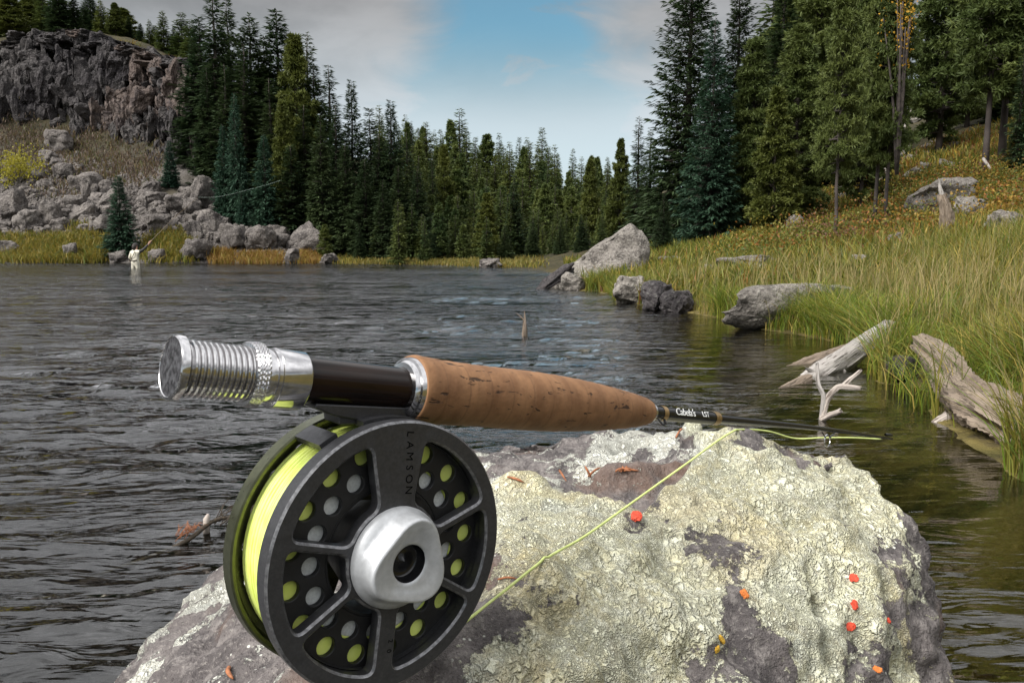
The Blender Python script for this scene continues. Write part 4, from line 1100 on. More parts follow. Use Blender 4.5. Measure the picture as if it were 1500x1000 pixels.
# sunken branch and trunk below the surface
tag(obj('sunken_branch', log_mesh('sunken_branch', [V3(PZ(1180, 560, -.02)), V3(PZ(1100, 606, -.10)), V3(PZ(1010, 660, -.12))], [.06, .055, .04], 15), M['log_brown']), 'brown sunken branch under the clear shallow water right of the boulder', 'branch')
g = GHIT(1386, 348); e = empty('snag', g, 'short broken grey stump in front of the wide humped boulder', 'stump'); Yb = g.y
logpart('trunk', e, [wp(1388, 360, Yb), wp(1386, 330, Yb), wp(1383, 300, Yb), wp(1380, 285, Yb)], [.15, .13, .10, .07], 40, 'log_brown', n=40, seg=16, rough=.3)
logpart('splinter', e, [wp(1380, 290, Yb), wp(1377, 272, Yb), wp(1375, 262, Yb)], [.05, .03, .008], 41, 'log_grey', n=10, seg=8, rough=.3)
# twig in mid river
b0 = PZ(768, 492); e = empty('river_snag', b0, 'small broken snag poking out of the bright water in mid river', 'snag'); Yb = b0.y
logpart('stem', e, [wp(768, 500, Yb), wp(768, 482, Yb), wp(769, 468, Yb), wp(768, 456, Yb)], [.03, .026, .013, .004], 20, 'log_brown', n=20, seg=10, rough=.25)
logpart('twig', e, [wp(768, 470, Yb), wp(763, 464, Yb), wp(757, 459, Yb)], [.008, .006, .003], 21, 'log_brown', n=8, seg=6)
# drifting weed raft near the boulder
def strands(name, n, seed, p0, p1, spread, ln, wd_, mat):
    r = random.Random(seed); b = MB()
    a = Vector(p0); c = Vector(p1)
    for i in range(n):
        t = r.random(); p = a.lerp(c, t) + Vector((r.gauss(0, spread), r.gauss(0, spread), r.uniform(0, .02)))
        d = ((c - a).normalized() + Vector((r.gauss(0, .5), r.gauss(0, .5), r.gauss(0.08, .16)))).normalized()
        V, F = tube_arrays([p, p + d * ln * .5 + Vector((0, 0, .012)), p + d * ln], [wd_, wd_ * .8, wd_ * .3], 4, True)
        b.add(V, F)
    return b.mesh(name)
M['needle_red'] = simple('dead_needles', (.27, .10, .040), .7, var=.35, scale=300)
M['weed'] = simple('dark_weed', (.045, .032, .018), .7, var=.4, scale=90)
w0, w1 = PZ(262, 798), PZ(335, 738)
e = empty('sunken_twig', w0, 'drowned twig with rust-red needles floating left of the reel', 'twig'); o_ = Vector(w0)
obj('stem', MB().add(*tube_arrays(smooth_path([Vector((-.22, -.16, -.05)), Vector((0, 0, .0)), Vector((.07, .13, .035)), Vector((.2, .2, .015))], 14), [.007] * 10 + [.006, .005, .004, .003], 6)).mesh('stem'), M['weed'], e)
obj('needles', strands('needles', 30, 3, (-.005, -.01, .012), (.02, .05, .02), .008, .045, .0012, M), M['needle_red'], e)
obj('broken_tip', MB().add(*tube_arrays([(.045, .10, .0), (.045, .105, .045), (.05, .11, .06)], [.011, .010, .004], 7)).mesh('broken_tip'), M['log_pale'], e)
obj('weed_tuft', strands('weed_tuft', 110, 4, (.08, .14, .012), (.24, .24, .02), .03, .09, .0020, M), M['weed'], e)

# ------------------------------------------------------------------ the wading angler
AP = PZ(199, 393.5); bedz = -0.72
person = empty('person', (AP.x, AP.y, bedz), 'person in cream waders standing in the river and casting, seen from behind', 'person', None, R(-18))
def skin_mesh(name, verts, edges, radii, sub=2, root=0):
    me = bpy.data.meshes.new(name); me.from_pydata(verts, edges, []); o = bpy.data.objects.new(name, me); COL.objects.link(o)
    mo = o.modifiers.new('s', 'SKIN'); mo.use_smooth_shade = True
    sv = me.skin_vertices[0].data
    for i, r in enumerate(radii): sv[i].radius = r if isinstance(r, tuple) else (r, r); sv[i].use_root = (i == root)
    o.modifiers.new('u', 'SUBSURF').levels = sub
    dg = bpy.context.evaluated_depsgraph_get(); ev = bpy.data.meshes.new_from_object(o.evaluated_get(dg))
    bpy.data.objects.remove(o); ev.name = name
    return ev
bv = [(0, 0, .93), (0, 0, 1.12), (0, .01, 1.32), (0, .02, 1.44), (0, .03, 1.53), (0, .045, 1.62), (0, .05, 1.72),
      (.10, 0, .88), (.12, .03, .50), (.13, -.01, .09), (.13, .14, .05), (-.10, 0, .88), (-.13, -.02, .50), (-.14, -.05, .09), (-.14, .10, .05),
      (.19, .02, 1.41), (.36, .10, 1.52), (.52, .22, 1.74), (.57, .26, 1.82),
      (-.19, .02, 1.40), (-.31, .0, 1.14), (-.42, .17, 1.06), (-.50, .22, 1.06)]
be = [(0, 1), (1, 2), (2, 3), (3, 4), (4, 5), (5, 6), (0, 7), (7, 8), (8, 9), (9, 10), (0, 11), (11, 12), (12, 13), (13, 14), (3, 15), (15, 16), (16, 17), (17, 18), (3, 19), (19, 20), (20, 21), (21, 22)]
br = [(.17, .12), (.165, .12), (.19, .125), (.14, .10), .058, .092, .085, .105, .085, .06, .05, .105, .085, .06, .05, .078, .058, .042, .032, .078, .06, .045, .032]
def fingers(base, dirv, side):
    d = Vector(dirv).normalized(); s = Vector(side).normalized(); n_ = d.cross(s)
    for k, (off, ln) in enumerate(((-.03, .062), (-.011, .075), (.009, .07), (.028, .055))):
        i0 = len(bv); p = Vector(base) + s * off * .9
        bv.extend([tuple(p + d * .025), tuple(p + d * (.025 + ln * .5) + n_ * .012), tuple(p + d * (.025 + ln * .7) + n_ * .04)]); br.extend([.010, .009, .008])
        be.extend([(hand_i, i0), (i0, i0 + 1), (i0 + 1, i0 + 2)])
    i0 = len(bv); p = Vector(base) - s * .035
    bv.extend([tuple(p), tuple(p - s * .02 + d * .03 + n_ * .025)]); br.extend([.012, .009]); be.extend([(hand_i, i0), (i0, i0 + 1)])
hand_i = 18; fingers(bv[18], (.5, .3, .8), (.3, .8, -.4))
hand_i = 22; fingers(bv[22], (-.8, .5, 0), (0, .3, 1))
me = skin_mesh('body', bv, be, br)
for nm, c_ in (('cream_jacket', (.62, .58, .47)), ('dark_sleeve', (.035, .033, .035)), ('skin', (.52, .30, .22)), ('wader', (.50, .47, .38)), ('hair', (.03, .022, .018))):
    me.materials.append(simple(nm, c_, .8, var=.15, scale=14))
for p in me.polygons:
    c = p.center
    if c.z > 1.51 and abs(c.x) < .2: k = 2
    elif c.x > .53 or c.x < -.455: k = 2
    elif c.x > .24 or (c.x < -.30 and c.z < 1.2): k = 1
    elif c.z > .98: k = 0
    else: k = 3
    p.material_index = k
obj('body', me, None, person)
fb = MB()      # face: nose, ears; eyes and mouth as small shapes
fb.add(*tube_arrays([(0, .125, 1.685), (0, .155, 1.655)], [.010, .016], 6))
for sx_ in (-1, 1): fb.add(*tube_arrays([(sx_ * .088, .045, 1.645), (sx_ * .094, .04, 1.69)], [.015, .018], 6))
obj('face_features', fb.mesh('face_features'), me.materials[2], person)
ey = MB()
for sx_ in (-1, 1): ey.add(*tube_arrays([(sx_ * .035, .118, 1.68), (sx_ * .035, .130, 1.68)], [.012, .008], 6))
ey.add(*tube_arrays([(-.03, .125, 1.61), (.03, .125, 1.61)], [.006, .006], 5))
obj('eyes_and_mouth', ey.mesh('eyes_and_mouth'), me.materials[4], person)
V, F = lathe_arrays([(1.80, .012), (1.795, .06), (1.77, .092), (1.73, .108), (1.70, .112)], 18, True)
V = [(v[1], v[2] + .05, v[0]) for v in V]
cb = MB().add(V, F)
cb.add([(-.085, .13, 1.715), (.085, .13, 1.715), (.06, .225, 1.70), (-.06, .225, 1.70), (-.085, .13, 1.705), (.085, .13, 1.705), (.06, .225, 1.69), (-.06, .225, 1.69)], [(0, 1, 2, 3), (7, 6, 5, 4), (0, 3, 7, 4), (1, 5, 6, 2), (3, 2, 6, 7)])
obj('cap', cb.mesh('cap'), simple('dark_cap', (.03, .028, .026), .85), person)
hb = MB().add(*tube_arrays([(0, .0, 1.70), (0, -.035, 1.62), (0, -.03, 1.50)], [.095, .085, .05], 10))
obj('hair', hb.mesh('hair'), me.materials[4], person)
sb = MB().add(*tube_arrays([(.10, -.105, 1.44), (.02, -.15, 1.25), (-.12, -.115, 1.08)], [.016] * 3, 6)).add(*tube_arrays([(-.17, -.1, 1.08), (0, -.15, 1.05), (.17, -.1, 1.08)], [.02] * 3, 6))
obj('strap', sb.mesh('strap'), simple('dark_strap', (.10, .085, .07), .8), person)
# his rod and line
hand = person.matrix_basis @ Vector((.58, .27, 1.84))
tip = PY(290, 289, hand.y + .6)
b = hand - (tip - hand).normalized() * .25
rod2 = empty('casting_rod', hand, 'slim fly rod held up by the wading angler', 'fishing rod')
obj('blank', MB().add(*tube_arrays([b - hand, Vector((0, 0, 0)), (tip - hand) * .5 + Vector((-.03, 0, .05)), tip - hand], [.012, .012, .008, .004], 6)).mesh('blank'), simple('rod_varnish', (.16, .11, .06), .4), rod2)
obj('grip', MB().add(*tube_arrays([b - hand, (tip - hand) * .03], [.018, .016], 8)).mesh('grip'), simple('rod_cork', (.45, .30, .18), .8), rod2)
ln = smooth_path([tip, PY(310, 289, tip.y), PY(330, 286.5, tip.y), PY(360, 279, tip.y), PY(390, 271, tip.y), PY(412, 264, tip.y)], 30)
tag(obj('cast_line', MB().add(*tube_arrays(ln, [.003] * 30, 5)).mesh('cast_line'), simple('pale_line', (.34, .42, .36), .5)), 'pale fly line of the wading angler curling in front of the firs', 'fishing line')
# ------------------------------------------------------------------ the lichen boulder
def hull_mesh(pts):
    bm = bmesh.new()
    for p in pts: bm.verts.new(p)
    bmesh.ops.convex_hull(bm, input=bm.verts[:])
    bmesh.ops.delete(bm, geom=[v for v in bm.verts if not v.link_faces], context='VERTS')
    return bm
D = PD
main = [D(1030, 648, .60), D(1060, 642, .605), D(1130, 634, .62), D(1180, 643, .62), D(1247, 655, .63), D(1262, 705, .615), D(1300, 735, .60),
        D(1358, 788, .565), D(1364, 830, .55), D(1360, 900, .53), D(1362, 1000, .51), D(725, 718, .535), D(880, 724, .538), D(930, 728, .542), D(990, 690, .572),
        D(720, 800, .47), D(700, 1000, .375), D(560, 1030, .335), D(900, 800, .505), D(1000, 1000, .43), D(1200, 1000, .47), D(1120, 760, .56),
        D(900, 1150, .36), D(1250, 1250, .40)]
dn = lambda v, x, y, z: Vector((v.x + x, v.y + y, z))
main += [Vector((-.03, .12, .35)), Vector((.22, .22, .30)), Vector((.295, .50, .25)), Vector((.29, .42, -.15)), Vector((.26, .80, -.15)), Vector((-.05, .80, -.15)), Vector((-.1, .05, -.15)), Vector((.24, .1, -.15)),
         dn(main[2], .03, .10, .5), dn(main[0], -.02, .09, .5), dn(main[4], .02, .06, .5)]
back = [D(672, 648, .72), D(740, 634, .74), D(800, 628, .755), D(900, 622, .755), D(960, 620, .75), D(1020, 628, .72), D(1050, 645, .66),
        D(725, 730, .55), D(900, 706, .585), D(1000, 672, .61), D(510, 748, .67), D(420, 800, .62), D(330, 856, .575), D(255, 930, .53), D(192, 1000, .495), D(170, 1040, .48),
        D(300, 1010, .40), D(420, 1030, .36), D(560, 1040, .34), D(600, 900, .46), D(500, 900, .48), D(420, 950, .45)]
back += [Vector((-.32, .30, .30)), Vector((-.40, .50, -.15)), Vector((-.36, .15, -.15)), Vector((.0, .95, -.15)), Vector((.25, .9, -.15)), Vector((-.2, .85, -.15)), Vector((.2, .1, -.15)),
         dn(back[2], 0, .06, .4), dn(back[0], -.02, .05, .4), dn(back[5], 0, .05, .4)]
bmB = bmesh.new()
for pts in (main, back):
    h = hull_mesh(pts); tmp = bpy.data.meshes.new('t'); h.to_mesh(tmp); h.free(); bmB.from_mesh(tmp); bpy.data.meshes.remove(tmp)
bmesh.ops.recalc_face_normals(bmB, faces=bmB.faces[:])
tmp = bpy.data.meshes.new('lichen_boulder'); bmB.to_mesh(tmp); bmB.free()
to = bpy.data.objects.new('t', tmp); COL.objects.link(to)
rm = to.modifiers.new('r', 'REMESH'); rm.mode = 'VOXEL'; rm.voxel_size = 0.0042
dg = bpy.context.evaluated_depsgraph_get(); bme = bpy.data.meshes.new_from_object(to.evaluated_get(dg)); bpy.data.objects.remove(to)
bme.name = 'lichen_boulder'
nv_ = len(bme.vertices)
co = np.empty(nv_ * 3, np.float32); bme.vertices.foreach_get('co', co); co = co.reshape(-1, 3).astype(float)
ed = np.empty(len(bme.edges) * 2, np.int32); bme.edges.foreach_get('vertices', ed); ed = ed.reshape(-1, 2)
deg = np.bincount(ed.ravel(), minlength=nv_)[:, None]
def relax(a, it):
    for _ in range(it):
        s_ = np.zeros_like(a); np.add.at(s_, ed[:, 0], a[ed[:, 1]]); np.add.at(s_, ed[:, 1], a[ed[:, 0]]); a = .4 * a + .6 * s_ / deg
    return a
co = relax(co, 3)
bme.vertices.foreach_set('co', co.astype(np.float32).ravel()); bme.update()
no = np.empty(nv_ * 3, np.float32); bme.vertices.foreach_get('normal', no); no = no.reshape(-1, 3).astype(float)
no = relax(no, 4); no /= np.linalg.norm(no, axis=1, keepdims=True)
# which part of the stone: front block (lichen) or bare shelf; measured across the real crest line between them
bme.calc_loop_triangles()
tri0 = np.empty(len(bme.loop_triangles) * 3, np.int32); bme.loop_triangles.foreach_get('vertices', tri0)
B0 = BVHTree.FromPolygons([Vector(v) for v in co], [tuple(t) for t in tri0.reshape(-1, 3)])
crest = [B0.ray_cast(CAM, pray(*q).normalized(), 5)[0] for q in ((600, 740), (722, 722), (742, 708), (808, 720), (880, 727), (935, 730), (1000, 688), (1048, 650))]
crest = sorted(crest, key=lambda c: c.x); crest.append(crest[-1] + Vector((.012, .4, 0)))
side = np.interp(co[:, 0], [c.x for c in crest], [c.y for c in crest]) - co[:, 1]      # >0 towards the viewer
lx = np.array(V3(D(690, 1000, .38)))
leftpart = sstep(lx[0] + .03, lx[0] - .04, co[:, 0])
front = sstep(-.008, .012, side + .012 * fbm(co * 22, 3, 3)) * (1 - leftpart)
big_ = fbm(co * 7, 4, 12); mid_ = fbm(co * 24, 4, 15); fin_ = fbm(co * 75, 3, 18)
right_face = sstep(.235, .285, co[:, 0] + .02 * big_) * sstep(-.19, -.245, co[:, 2] - CAM_H + .015 * mid_)
lowf = sstep(-.20, -.27, co[:, 2] - CAM_H)
lich = front * (1.0 + 1.8 * mid_ + .8 * big_ - 1.0 * right_face - .2 * lowf) + (1 - front) * (-.10 + .30 * leftpart + 1.0 * big_ + 2.0 * mid_)
# white crust along the far rim of the shelf
rim = (1 - front) * sstep(.61, .67, co[:, 1]) * np.clip(.35 + 2.4 * mid_, 0, 1)
lich = np.clip(np.maximum(lich, rim) * .62 + .19 + .12 * fin_, 0, 1)
rough_ = fbm(co * 13, 5, 31, .58)
pit = np.clip(fbm(co * 38, 2, 35) - .28, 0, 1)
f1, f2, cid = worley(co * 48, 5)
w1, w2, wid = worley(co * 10 + 3, 9)
disp = rough_ * .017 + (.5 - np.abs(fbm(co * 8, 4, 51))) * .012 + (wid - .5) * .010 * sstep(0, .25, w2 - w1) + fbm(co * 42, 4, 37, .62) * .0105 - pit * .020
disp += lich * (.0022 + .0016 * np.clip((f2 - f1) * 2.5, 0, 1) + .001 * (cid - .5))
# strata steps on the bare shelf and a crack down the right shoulder
disp -= (1 - front) * sstep(.42, .50, co[:, 1]) * sstep(-.12, -.02, co[:, 0]) * .013
disp += (1 - front) * .004 * np.tanh(8 * fbm(co * np.array((5, 9, 16)), 3, 44))
cr0, cr1 = np.array(V3(D(1225, 690, .60))), np.array(V3(D(1232, 800, .55)))
tt = np.clip(((co - cr0) @ (cr1 - cr0)) / np.sum((cr1 - cr0) ** 2), 0, 1); dc = np.linalg.norm(co - cr0 - tt[:, None] * (cr1 - cr0), axis=1) + .004 * fbm(co * 40, 2, 66)
disp -= .009 * sstep(.010, .0, dc)
co2 = co + no * disp[:, None]
bme.vertices.foreach_set('co', co2.astype(np.float32).ravel())
for nm, val in (('lichen', lich), ('front', front), ('cav', np.clip(.5 + rough_ * .6 - pit, 0, 1)), ('warm', np.clip(.5 + 1.2 * fbm(co * 9 + 40, 3, 71), 0, 1))):
    a = bme.attributes.new(nm, 'FLOAT', 'POINT'); a.data.foreach_set('value', val.astype(np.float32))
bme.polygons.foreach_set('use_smooth', [True] * len(bme.polygons)); bme.update()
m = Mat('lichen_stone')
P = m.co('Object')
wv = m.n('ShaderNodeVectorMath', operation='ADD')
wn = m.n('ShaderNodeTexNoise'); m.l(P, wn.inputs['Vector']); wn.inputs['Scale'].default_value = 210; wn.inputs['Detail'].default_value = 3
m.l(P, wv.inputs[0]); m.l(m.scale(wn.outputs['Color'], (.012, .012, .012)), wv.inputs[1])
e1_ = m.voro(165, 'DISTANCE_TO_EDGE', vec=wv.outputs[0]); e2_ = m.voro(370, 'DISTANCE_TO_EDGE', vec=wv.outputs[0])
zmix = m.rng(m.noise(16, 4, .6), .44, .56)
emx = m.n('ShaderNodeMix', data_type='FLOAT'); m.l(zmix, emx.inputs[0]); m.l(e1_, emx.inputs[2]); m.l(e2_, emx.inputs[3]); edge_ = emx.outputs[0]
cell = m.voro(230, 'F1', vec=wv.outputs[0], out='Color')
cs = m.n('ShaderNodeSeparateColor'); m.l(cell, cs.inputs[0])
n_f, n_m, n_b = m.noise(420, 4, .65), m.noise(95, 5, .62), m.noise(22, 5, .6)
# coverage eaten away at the margins
cov = m.rng(m.math('ADD', m.attr('lichen'), m.math('ADD', m.math('MULTIPLY', m.math('SUBTRACT', m.noise(130, 6, .75), .5), 1.5), m.math('MULTIPLY', m.math('SUBTRACT', m.noise(45, 5, .65), .5), 1.1))), .43, .52)
crack = m.rng(edge_, .0, .10)
lc = m.mix(m.rng(n_b, .35, .65), (.70, .70, .53), (.73, .70, .47))
lc = m.mix(m.math('MULTIPLY', m.attr('warm'), m.rng(n_m, .42, .62, 0.0, .5)), lc, (.54, .44, .22))
lc = m.mix(m.math('MULTIPLY', m.rng(m.noise(180, 5, .7), .45, .62), .75), lc, (.82, .82, .67))
lc = m.mix(m.math('MULTIPLY', m.rng(m.noise(48, 5, .7), .54, .66), .5), lc, (.48, .43, .29))
lc = m.mix(m.math('MULTIPLY', m.rng(n_f, .38, .30), .6), lc, (.26, .21, .13))
ros = m.voro(30, 'F1', vec=wv.outputs[0])      # paler round thalli, greyer at the rim
lc = m.mix(m.math('MULTIPLY', m.rng(ros, .34, .24), m.rng(m.noise(12, 3), .50, .58, 0.0, .7)), lc, (.60, .62, .54))
lc = m.mix(m.math('MULTIPLY', m.rng(m.noise(9, 4), .52, .64), .30), lc, (.62, .46, .20))
lc = m.mix(m.math('MULTIPLY', m.math('SUBTRACT', 1.0, m.attr('front')), .85), lc, (.66, .66, .60))
lc = m.mix(m.math('MULTIPLY', m.math('SUBTRACT', 1.0, crack), m.rng(n_m, .42, .58, .75, .05)), lc, (.16, .13, .085))
rc = m.mix(m.rng(n_b, .36, .64), (.075, .067, .066), (.150, .132, .126))
rc = m.mix(m.math('MULTIPLY', m.rng(n_m, .48, .64), .8), rc, (.225, .203, .190))
rc = m.mix(m.math('MULTIPLY', m.rng(n_f, .56, .68), .6), rc, (.33, .30, .27))
rc = m.mix(m.math('MULTIPLY', m.rng(n_f, .42, .32), .7), rc, (.035, .028, .028))
rc = m.mix(m.math('MULTIPLY', m.rng(m.noise(14, 4), .56, .70), .55), rc, (.16, .095, .065))
speck = m.rng(m.voro(140, 'F1'), .16, .10)
rc = m.mix(m.math('MULTIPLY', speck, m.rng(m.noise(30, 3), .50, .60)), rc, (.58, .58, .52))
col = m.mix(cov, rc, lc)
hh = m.math('ADD', m.math('MULTIPLY', m.math('MULTIPLY', cov, m.rng(edge_, .0, .28)), 1.0), m.math('ADD', m.math('MULTIPLY', n_m, 1.3), m.math('MULTIPLY', n_f, .55)))
hh = m.math('ADD', hh, m.math('MULTIPLY', m.noise(230, 4, .7), .9))
m.setp(Base_Color=col, Roughness=.93, Normal=m.bump(hh, 1.0, .0030))
m.b.inputs['Specular IOR Level'].default_value = .2
tag(obj('lichen_boulder', bme, m.m), 'big foreground boulder crusted with pale yellow lichen under the fly rod', 'boulder')
bme.calc_loop_triangles()
tri = np.empty(len(bme.loop_triangles) * 3, np.int32); bme.loop_triangles.foreach_get('vertices', tri)
BBVH = BVHTree.FromPolygons([Vector(v) for v in co2], [tuple(t) for t in tri.reshape(-1, 3)])
def BHIT(px, py):
    h_ = BBVH.ray_cast(CAM, pray(px, py).normalized(), 5)
    return (h_[0], h_[1]) if h_[0] is not None else (PD(px, py, .6), Vector((0, 0, 1)))

# ------------------------------------------------------------------ rod and reel: local X along the rod, Z up, -Y towards the viewer
O_ = CAM + c2w((-.115, -.0085, .265))
eX = c2w((.735, -.119, .678)).normalized()
upw = Vector((0, 0, 1))
eZ = (upw - eX * upw.dot(eX)).normalized(); eY = eZ.cross(eX)
FR = Matrix.Translation(O_) @ Matrix((eX, eY, eZ)).transposed().to_4x4()
def metal(name, col, rough, metal_=1.0, aniso=0, var=.12, scale=400, bump=0):
    m = Mat(name); nz = m.noise(scale, 4)
    m.setp(Base_Color=m.mix(m.rng(nz, .3, .7), tuple(c * (1 - var) for c in col), tuple(min(1, c * (1 + var)) for c in col)), Metallic=metal_,
           Roughness=m.rng(m.noise(scale * .35, 5), .3, .7, max(.03, rough - .06), rough + .08))
    if bump: m.setp(Normal=m.bump(m.noise(scale * 4, 2), bump, .0002))
    return m.m
M['silver'] = metal('polished_nickel', (.56, .55, .55), .13, var=.08)
M['knob'] = metal('bead_blasted_alloy', (.44, .45, .46), .45, .35, bump=.2, var=.08)
M['black'] = metal('black_anodized', (.062, .062, .066), .40, .6, bump=.15, var=.14, scale=900)
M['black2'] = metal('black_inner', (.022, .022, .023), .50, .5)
M['olive'] = metal('anodized_line_reflection', (.10, .105, .065), .32, .85)  # yellow line's reflection painted into the dark frame metal as an olive tint
M['dull'] = simple('scuffed_cap', (.045, .045, .048), .85, spec=.12, var=.7, scale=450)
M['ink'] = simple('engraved_black', (.003, .003, .003), .9, spec=.05)
barrel = Mat('brown_reel_seat'); nb_ = barrel.noise(1, 4, vec=barrel.scale(barrel.co(), (25, 260, 260)))
barrel.setp(Base_Color=barrel.mix(barrel.rng(nb_, .3, .7), (.006, .004, .003), (.018, .009, .006)), Roughness=.14); barrel.b.inputs['Specular IOR Level'].default_value = .22; barrel.setp(Metallic=0.0); M['barrel'] = barrel.m
lm = Mat('fly_line'); lm.setp(Base_Color=lm.mix(lm.rng(lm.noise(160, 3), .3, .7), (.72, .83, .17), (.80, .89, .26)), Roughness=.38)
lm.b.inputs['Subsurface Weight'].default_value = .0; M['line'] = lm.m
M['backing'] = simple('white_backing', (.55, .57, .56), .7, var=.12, scale=900)
ck = Mat('cork')
P = ck.co('Object'); sx = ck.n('ShaderNodeSeparateXYZ'); ck.l(P, sx.inputs[0])
lenticel = ck.noise(1, 3, .6, vec=ck.scale(P, (85, 300, 420)), dist=.4)
rings = ck.noise(1, 3, .6, vec=ck.scale(P, (420, 25, 25)))
bl_ = ck.noise(70, 5, .6); fn_ = ck.noise(700, 4, .6)
cc_ = ck.mix(ck.rng(bl_, .33, .67), (.165, .078, .034), (.275, .142, .066))
cc_ = ck.mix(ck.math('MULTIPLY', ck.rng(rings, .45, .65), .55), cc_, (.22, .115, .055))
cc_ = ck.mix(ck.math('MULTIPLY', ck.rng(fn_, .55, .70), .45), cc_, (.17, .085, .042))
slit = ck.rng(lenticel, .365, .335)
cc_ = ck.mix(ck.math('MULTIPLY', slit, .9), cc_, (.035, .018, .010))
joint = ck.math('ABSOLUTE', ck.math('SUBTRACT', ck.math('FRACT', ck.math('DIVIDE', sx.outputs[0], .0127)), .5))
cc_ = ck.mix(ck.math('MULTIPLY', ck.rng(joint, .05, .0), .45), cc_, (.12, .06, .03))
hb_ = ck.math('SUBTRACT', ck.math('MULTIPLY', fn_, .35), slit)
ck.setp(Base_Color=cc_, Roughness=.68, Normal=ck.bump(hb_, .7, .0006)); ck.b.inputs['Specular IOR Level'].default_value = .3
M['cork'] = ck.m

rod = empty('fly_rod', (0, 0, 0), 'fly rod with cork grip and silver reel seat lying on the boulder', 'fishing rod'); rod.matrix_world = FR
def sq(a): return [(v[0] * .866, v[1], v[2]) for v in a[0]], a[1]      # the metal seat is a little shorter
def rpart(name, arrays, mat, sharp=35, parent=None):
    return obj(name, MB().add(*arrays).mesh(name, True, sharp), M[mat], parent or rod)
cap = rpart('end_cap', sq(lathe_arrays([(.0012, .0094), (.0003, .0099), (0, .0103), (.0004, .0109), (.0012, .0112), (.0032, .0112), (.0038, .0106), (.0040, .0094)], 56)), 'silver')
rpart('cap_face', lathe_arrays([(.0001, .0001), (.0001, .0070), (.0002, .0099)], 48, True), 'dull', parent=cap)
thr = [(.0036, .0094)]
for k in range(11):
    x0 = .0048 + k * .00235
    thr += [(x0, .0088), (x0 + .0004, .0090), (x0 + .0008, .0101), (x0 + .0016, .0101), (x0 + .0020, .0090)]
thr += [(.0308, .0088)]
rpart('threaded_sleeve', sq(lathe_arrays(thr, 56)), 'silver', 25)
kn = [(.0300, .0095), (.0302, .0112)] + [(.0305 + i * .00045, .0119) for i in range(12)] + [(.0360, .0113), (.0362, .0095)]
rpart('knurled_ring', sq(lathe_arrays(kn, 160, mod=lambda i, x, th: -.0004 * ((int((th * 80 / 6.2832) + (x - .03) / .00045 * .8) % 2) if 1 < i < 14 else 0))), 'silver', 20)
hd = [(.0358, .0098), (.0372, .0102), (.0385, .0102), (.0387, .0097), (.0400, .0097), (.0402, .0103), (.0418, .0103), (.0421, .0107), (.0545, .0107), (.0552, .0104), (.0553, .0088)]
rpart('hood', sq(lathe_arrays(hd, 56, mod=lambda i, x, th: .0012 * max(0, -math.sin(th)) ** 3 if x > .041 else 0)), 'silver')
rpart('seat_barrel', lathe_arrays([(.044, .0089), (.097, .0089)], 48), 'barrel')
rpart('grip_ring', lathe_arrays([(.0935, .0090), (.0938, .0110), (.0945, .0117), (.0955, .0121), (.0958, .0132), (.0975, .0137), (.0983, .0137)], 56), 'silver')
prof = [(.0972, .0120), (.0976, .0142), (.0984, .0149), (.101, .0151), (.108, .0147), (.118, .0144), (.130, .0143), (.145, .0144), (.160, .0146), (.175, .0146), (.190, .0142), (.205, .0135), (.220, .0124), (.235, .0110), (.248, .0095), (.256, .0082), (.2605, .0070), (.2628, .0054), (.2632, .0035)]
pp = smooth_path([(x, r, 0) for x, r in prof], 150)
rpart('cork_grip', lathe_arrays([(p[0], p[1] * .97) for p in pp], 72, mod=lambda i, x, th: .00012 * math.sin(th * 3 + x * 220) * math.sin(x * 900)), 'cork', 60)
M['gloss_black'] = metal('gloss_black_wrap', (.010, .010, .011), .14, 0, var=.2)
M['wrap_gold'] = metal('gold_wrap', (.30, .20, .09), .30, .6)
M['check'] = metal('winding_check', (.50, .50, .50), .25)
M['white'] = simple('white_print', (.75, .75, .72), .6, var=.05)
rpart('winding_check', lathe_arrays([(.2625, .0052), (.2645, .0052), (.2650, .0044)], 32), 'check')
rpart('thread_wrap', lathe_arrays([(.2640, .0043), (.272, .0042)], 28), 'gloss_black')
rpart('thread_wrap', lathe_arrays([(.272, .0044), (.276, .0044)], 28), 'wrap_gold')
rpart('thread_wrap', lathe_arrays([(.276, .0042), (.325, .0040)], 28), 'gloss_black')
rpart('thread_wrap', lathe_arrays([(.325, .0042), (.331, .0041)], 28), 'wrap_gold')
bp = [(.264, 0, 0), (.36, 0, 0), (.44, 0, .0), (.52, 0, -.001), (.60, 0, -.003)]
bp_ = smooth_path(bp, 30)
rpart('blank', tube_arrays(bp_, [.0037 - .0028 * (i / 29) ** .8 for i in range(30)], 14), 'gloss_black')
ring_pts = [(0.0022 * math.cos(a), 0.0, 0.0022 * math.sin(a)) for a in np.linspace(0, 2 * math.pi, 17)]
hk = rpart('hook_keeper', tube_arrays(smooth_path([(.267, -.0035, -.003), (.2685, -.006, -.0055), (.2715, -.006, -.0055), (.273, -.0035, -.003)], 12), [.0007] * 12, 6), 'gloss_black')
gd = rpart('line_guide', tube_arrays([(.478 + .0045 * math.cos(a), -.002 + .0005 * math.sin(a), -.0085 + .0045 * math.sin(a)) for a in np.linspace(0, 6.2832, 21)], [.0005] * 21, 6, False), 'check')
rpart('guide_foot', tube_arrays([(.468, -.002, -.0025), (.474, -.002, -.006), (.478, -.002, -.0040), (.482, -.002, -.006), (.488, -.002, -.0025)], [.0005] * 5, 5), 'gloss_black', parent=gd)
rpart('ferrule', lathe_arrays([(.585, .0010), (.586, .0013), (.598, .0012), (.5982, .0006)], 20), 'gloss_black')
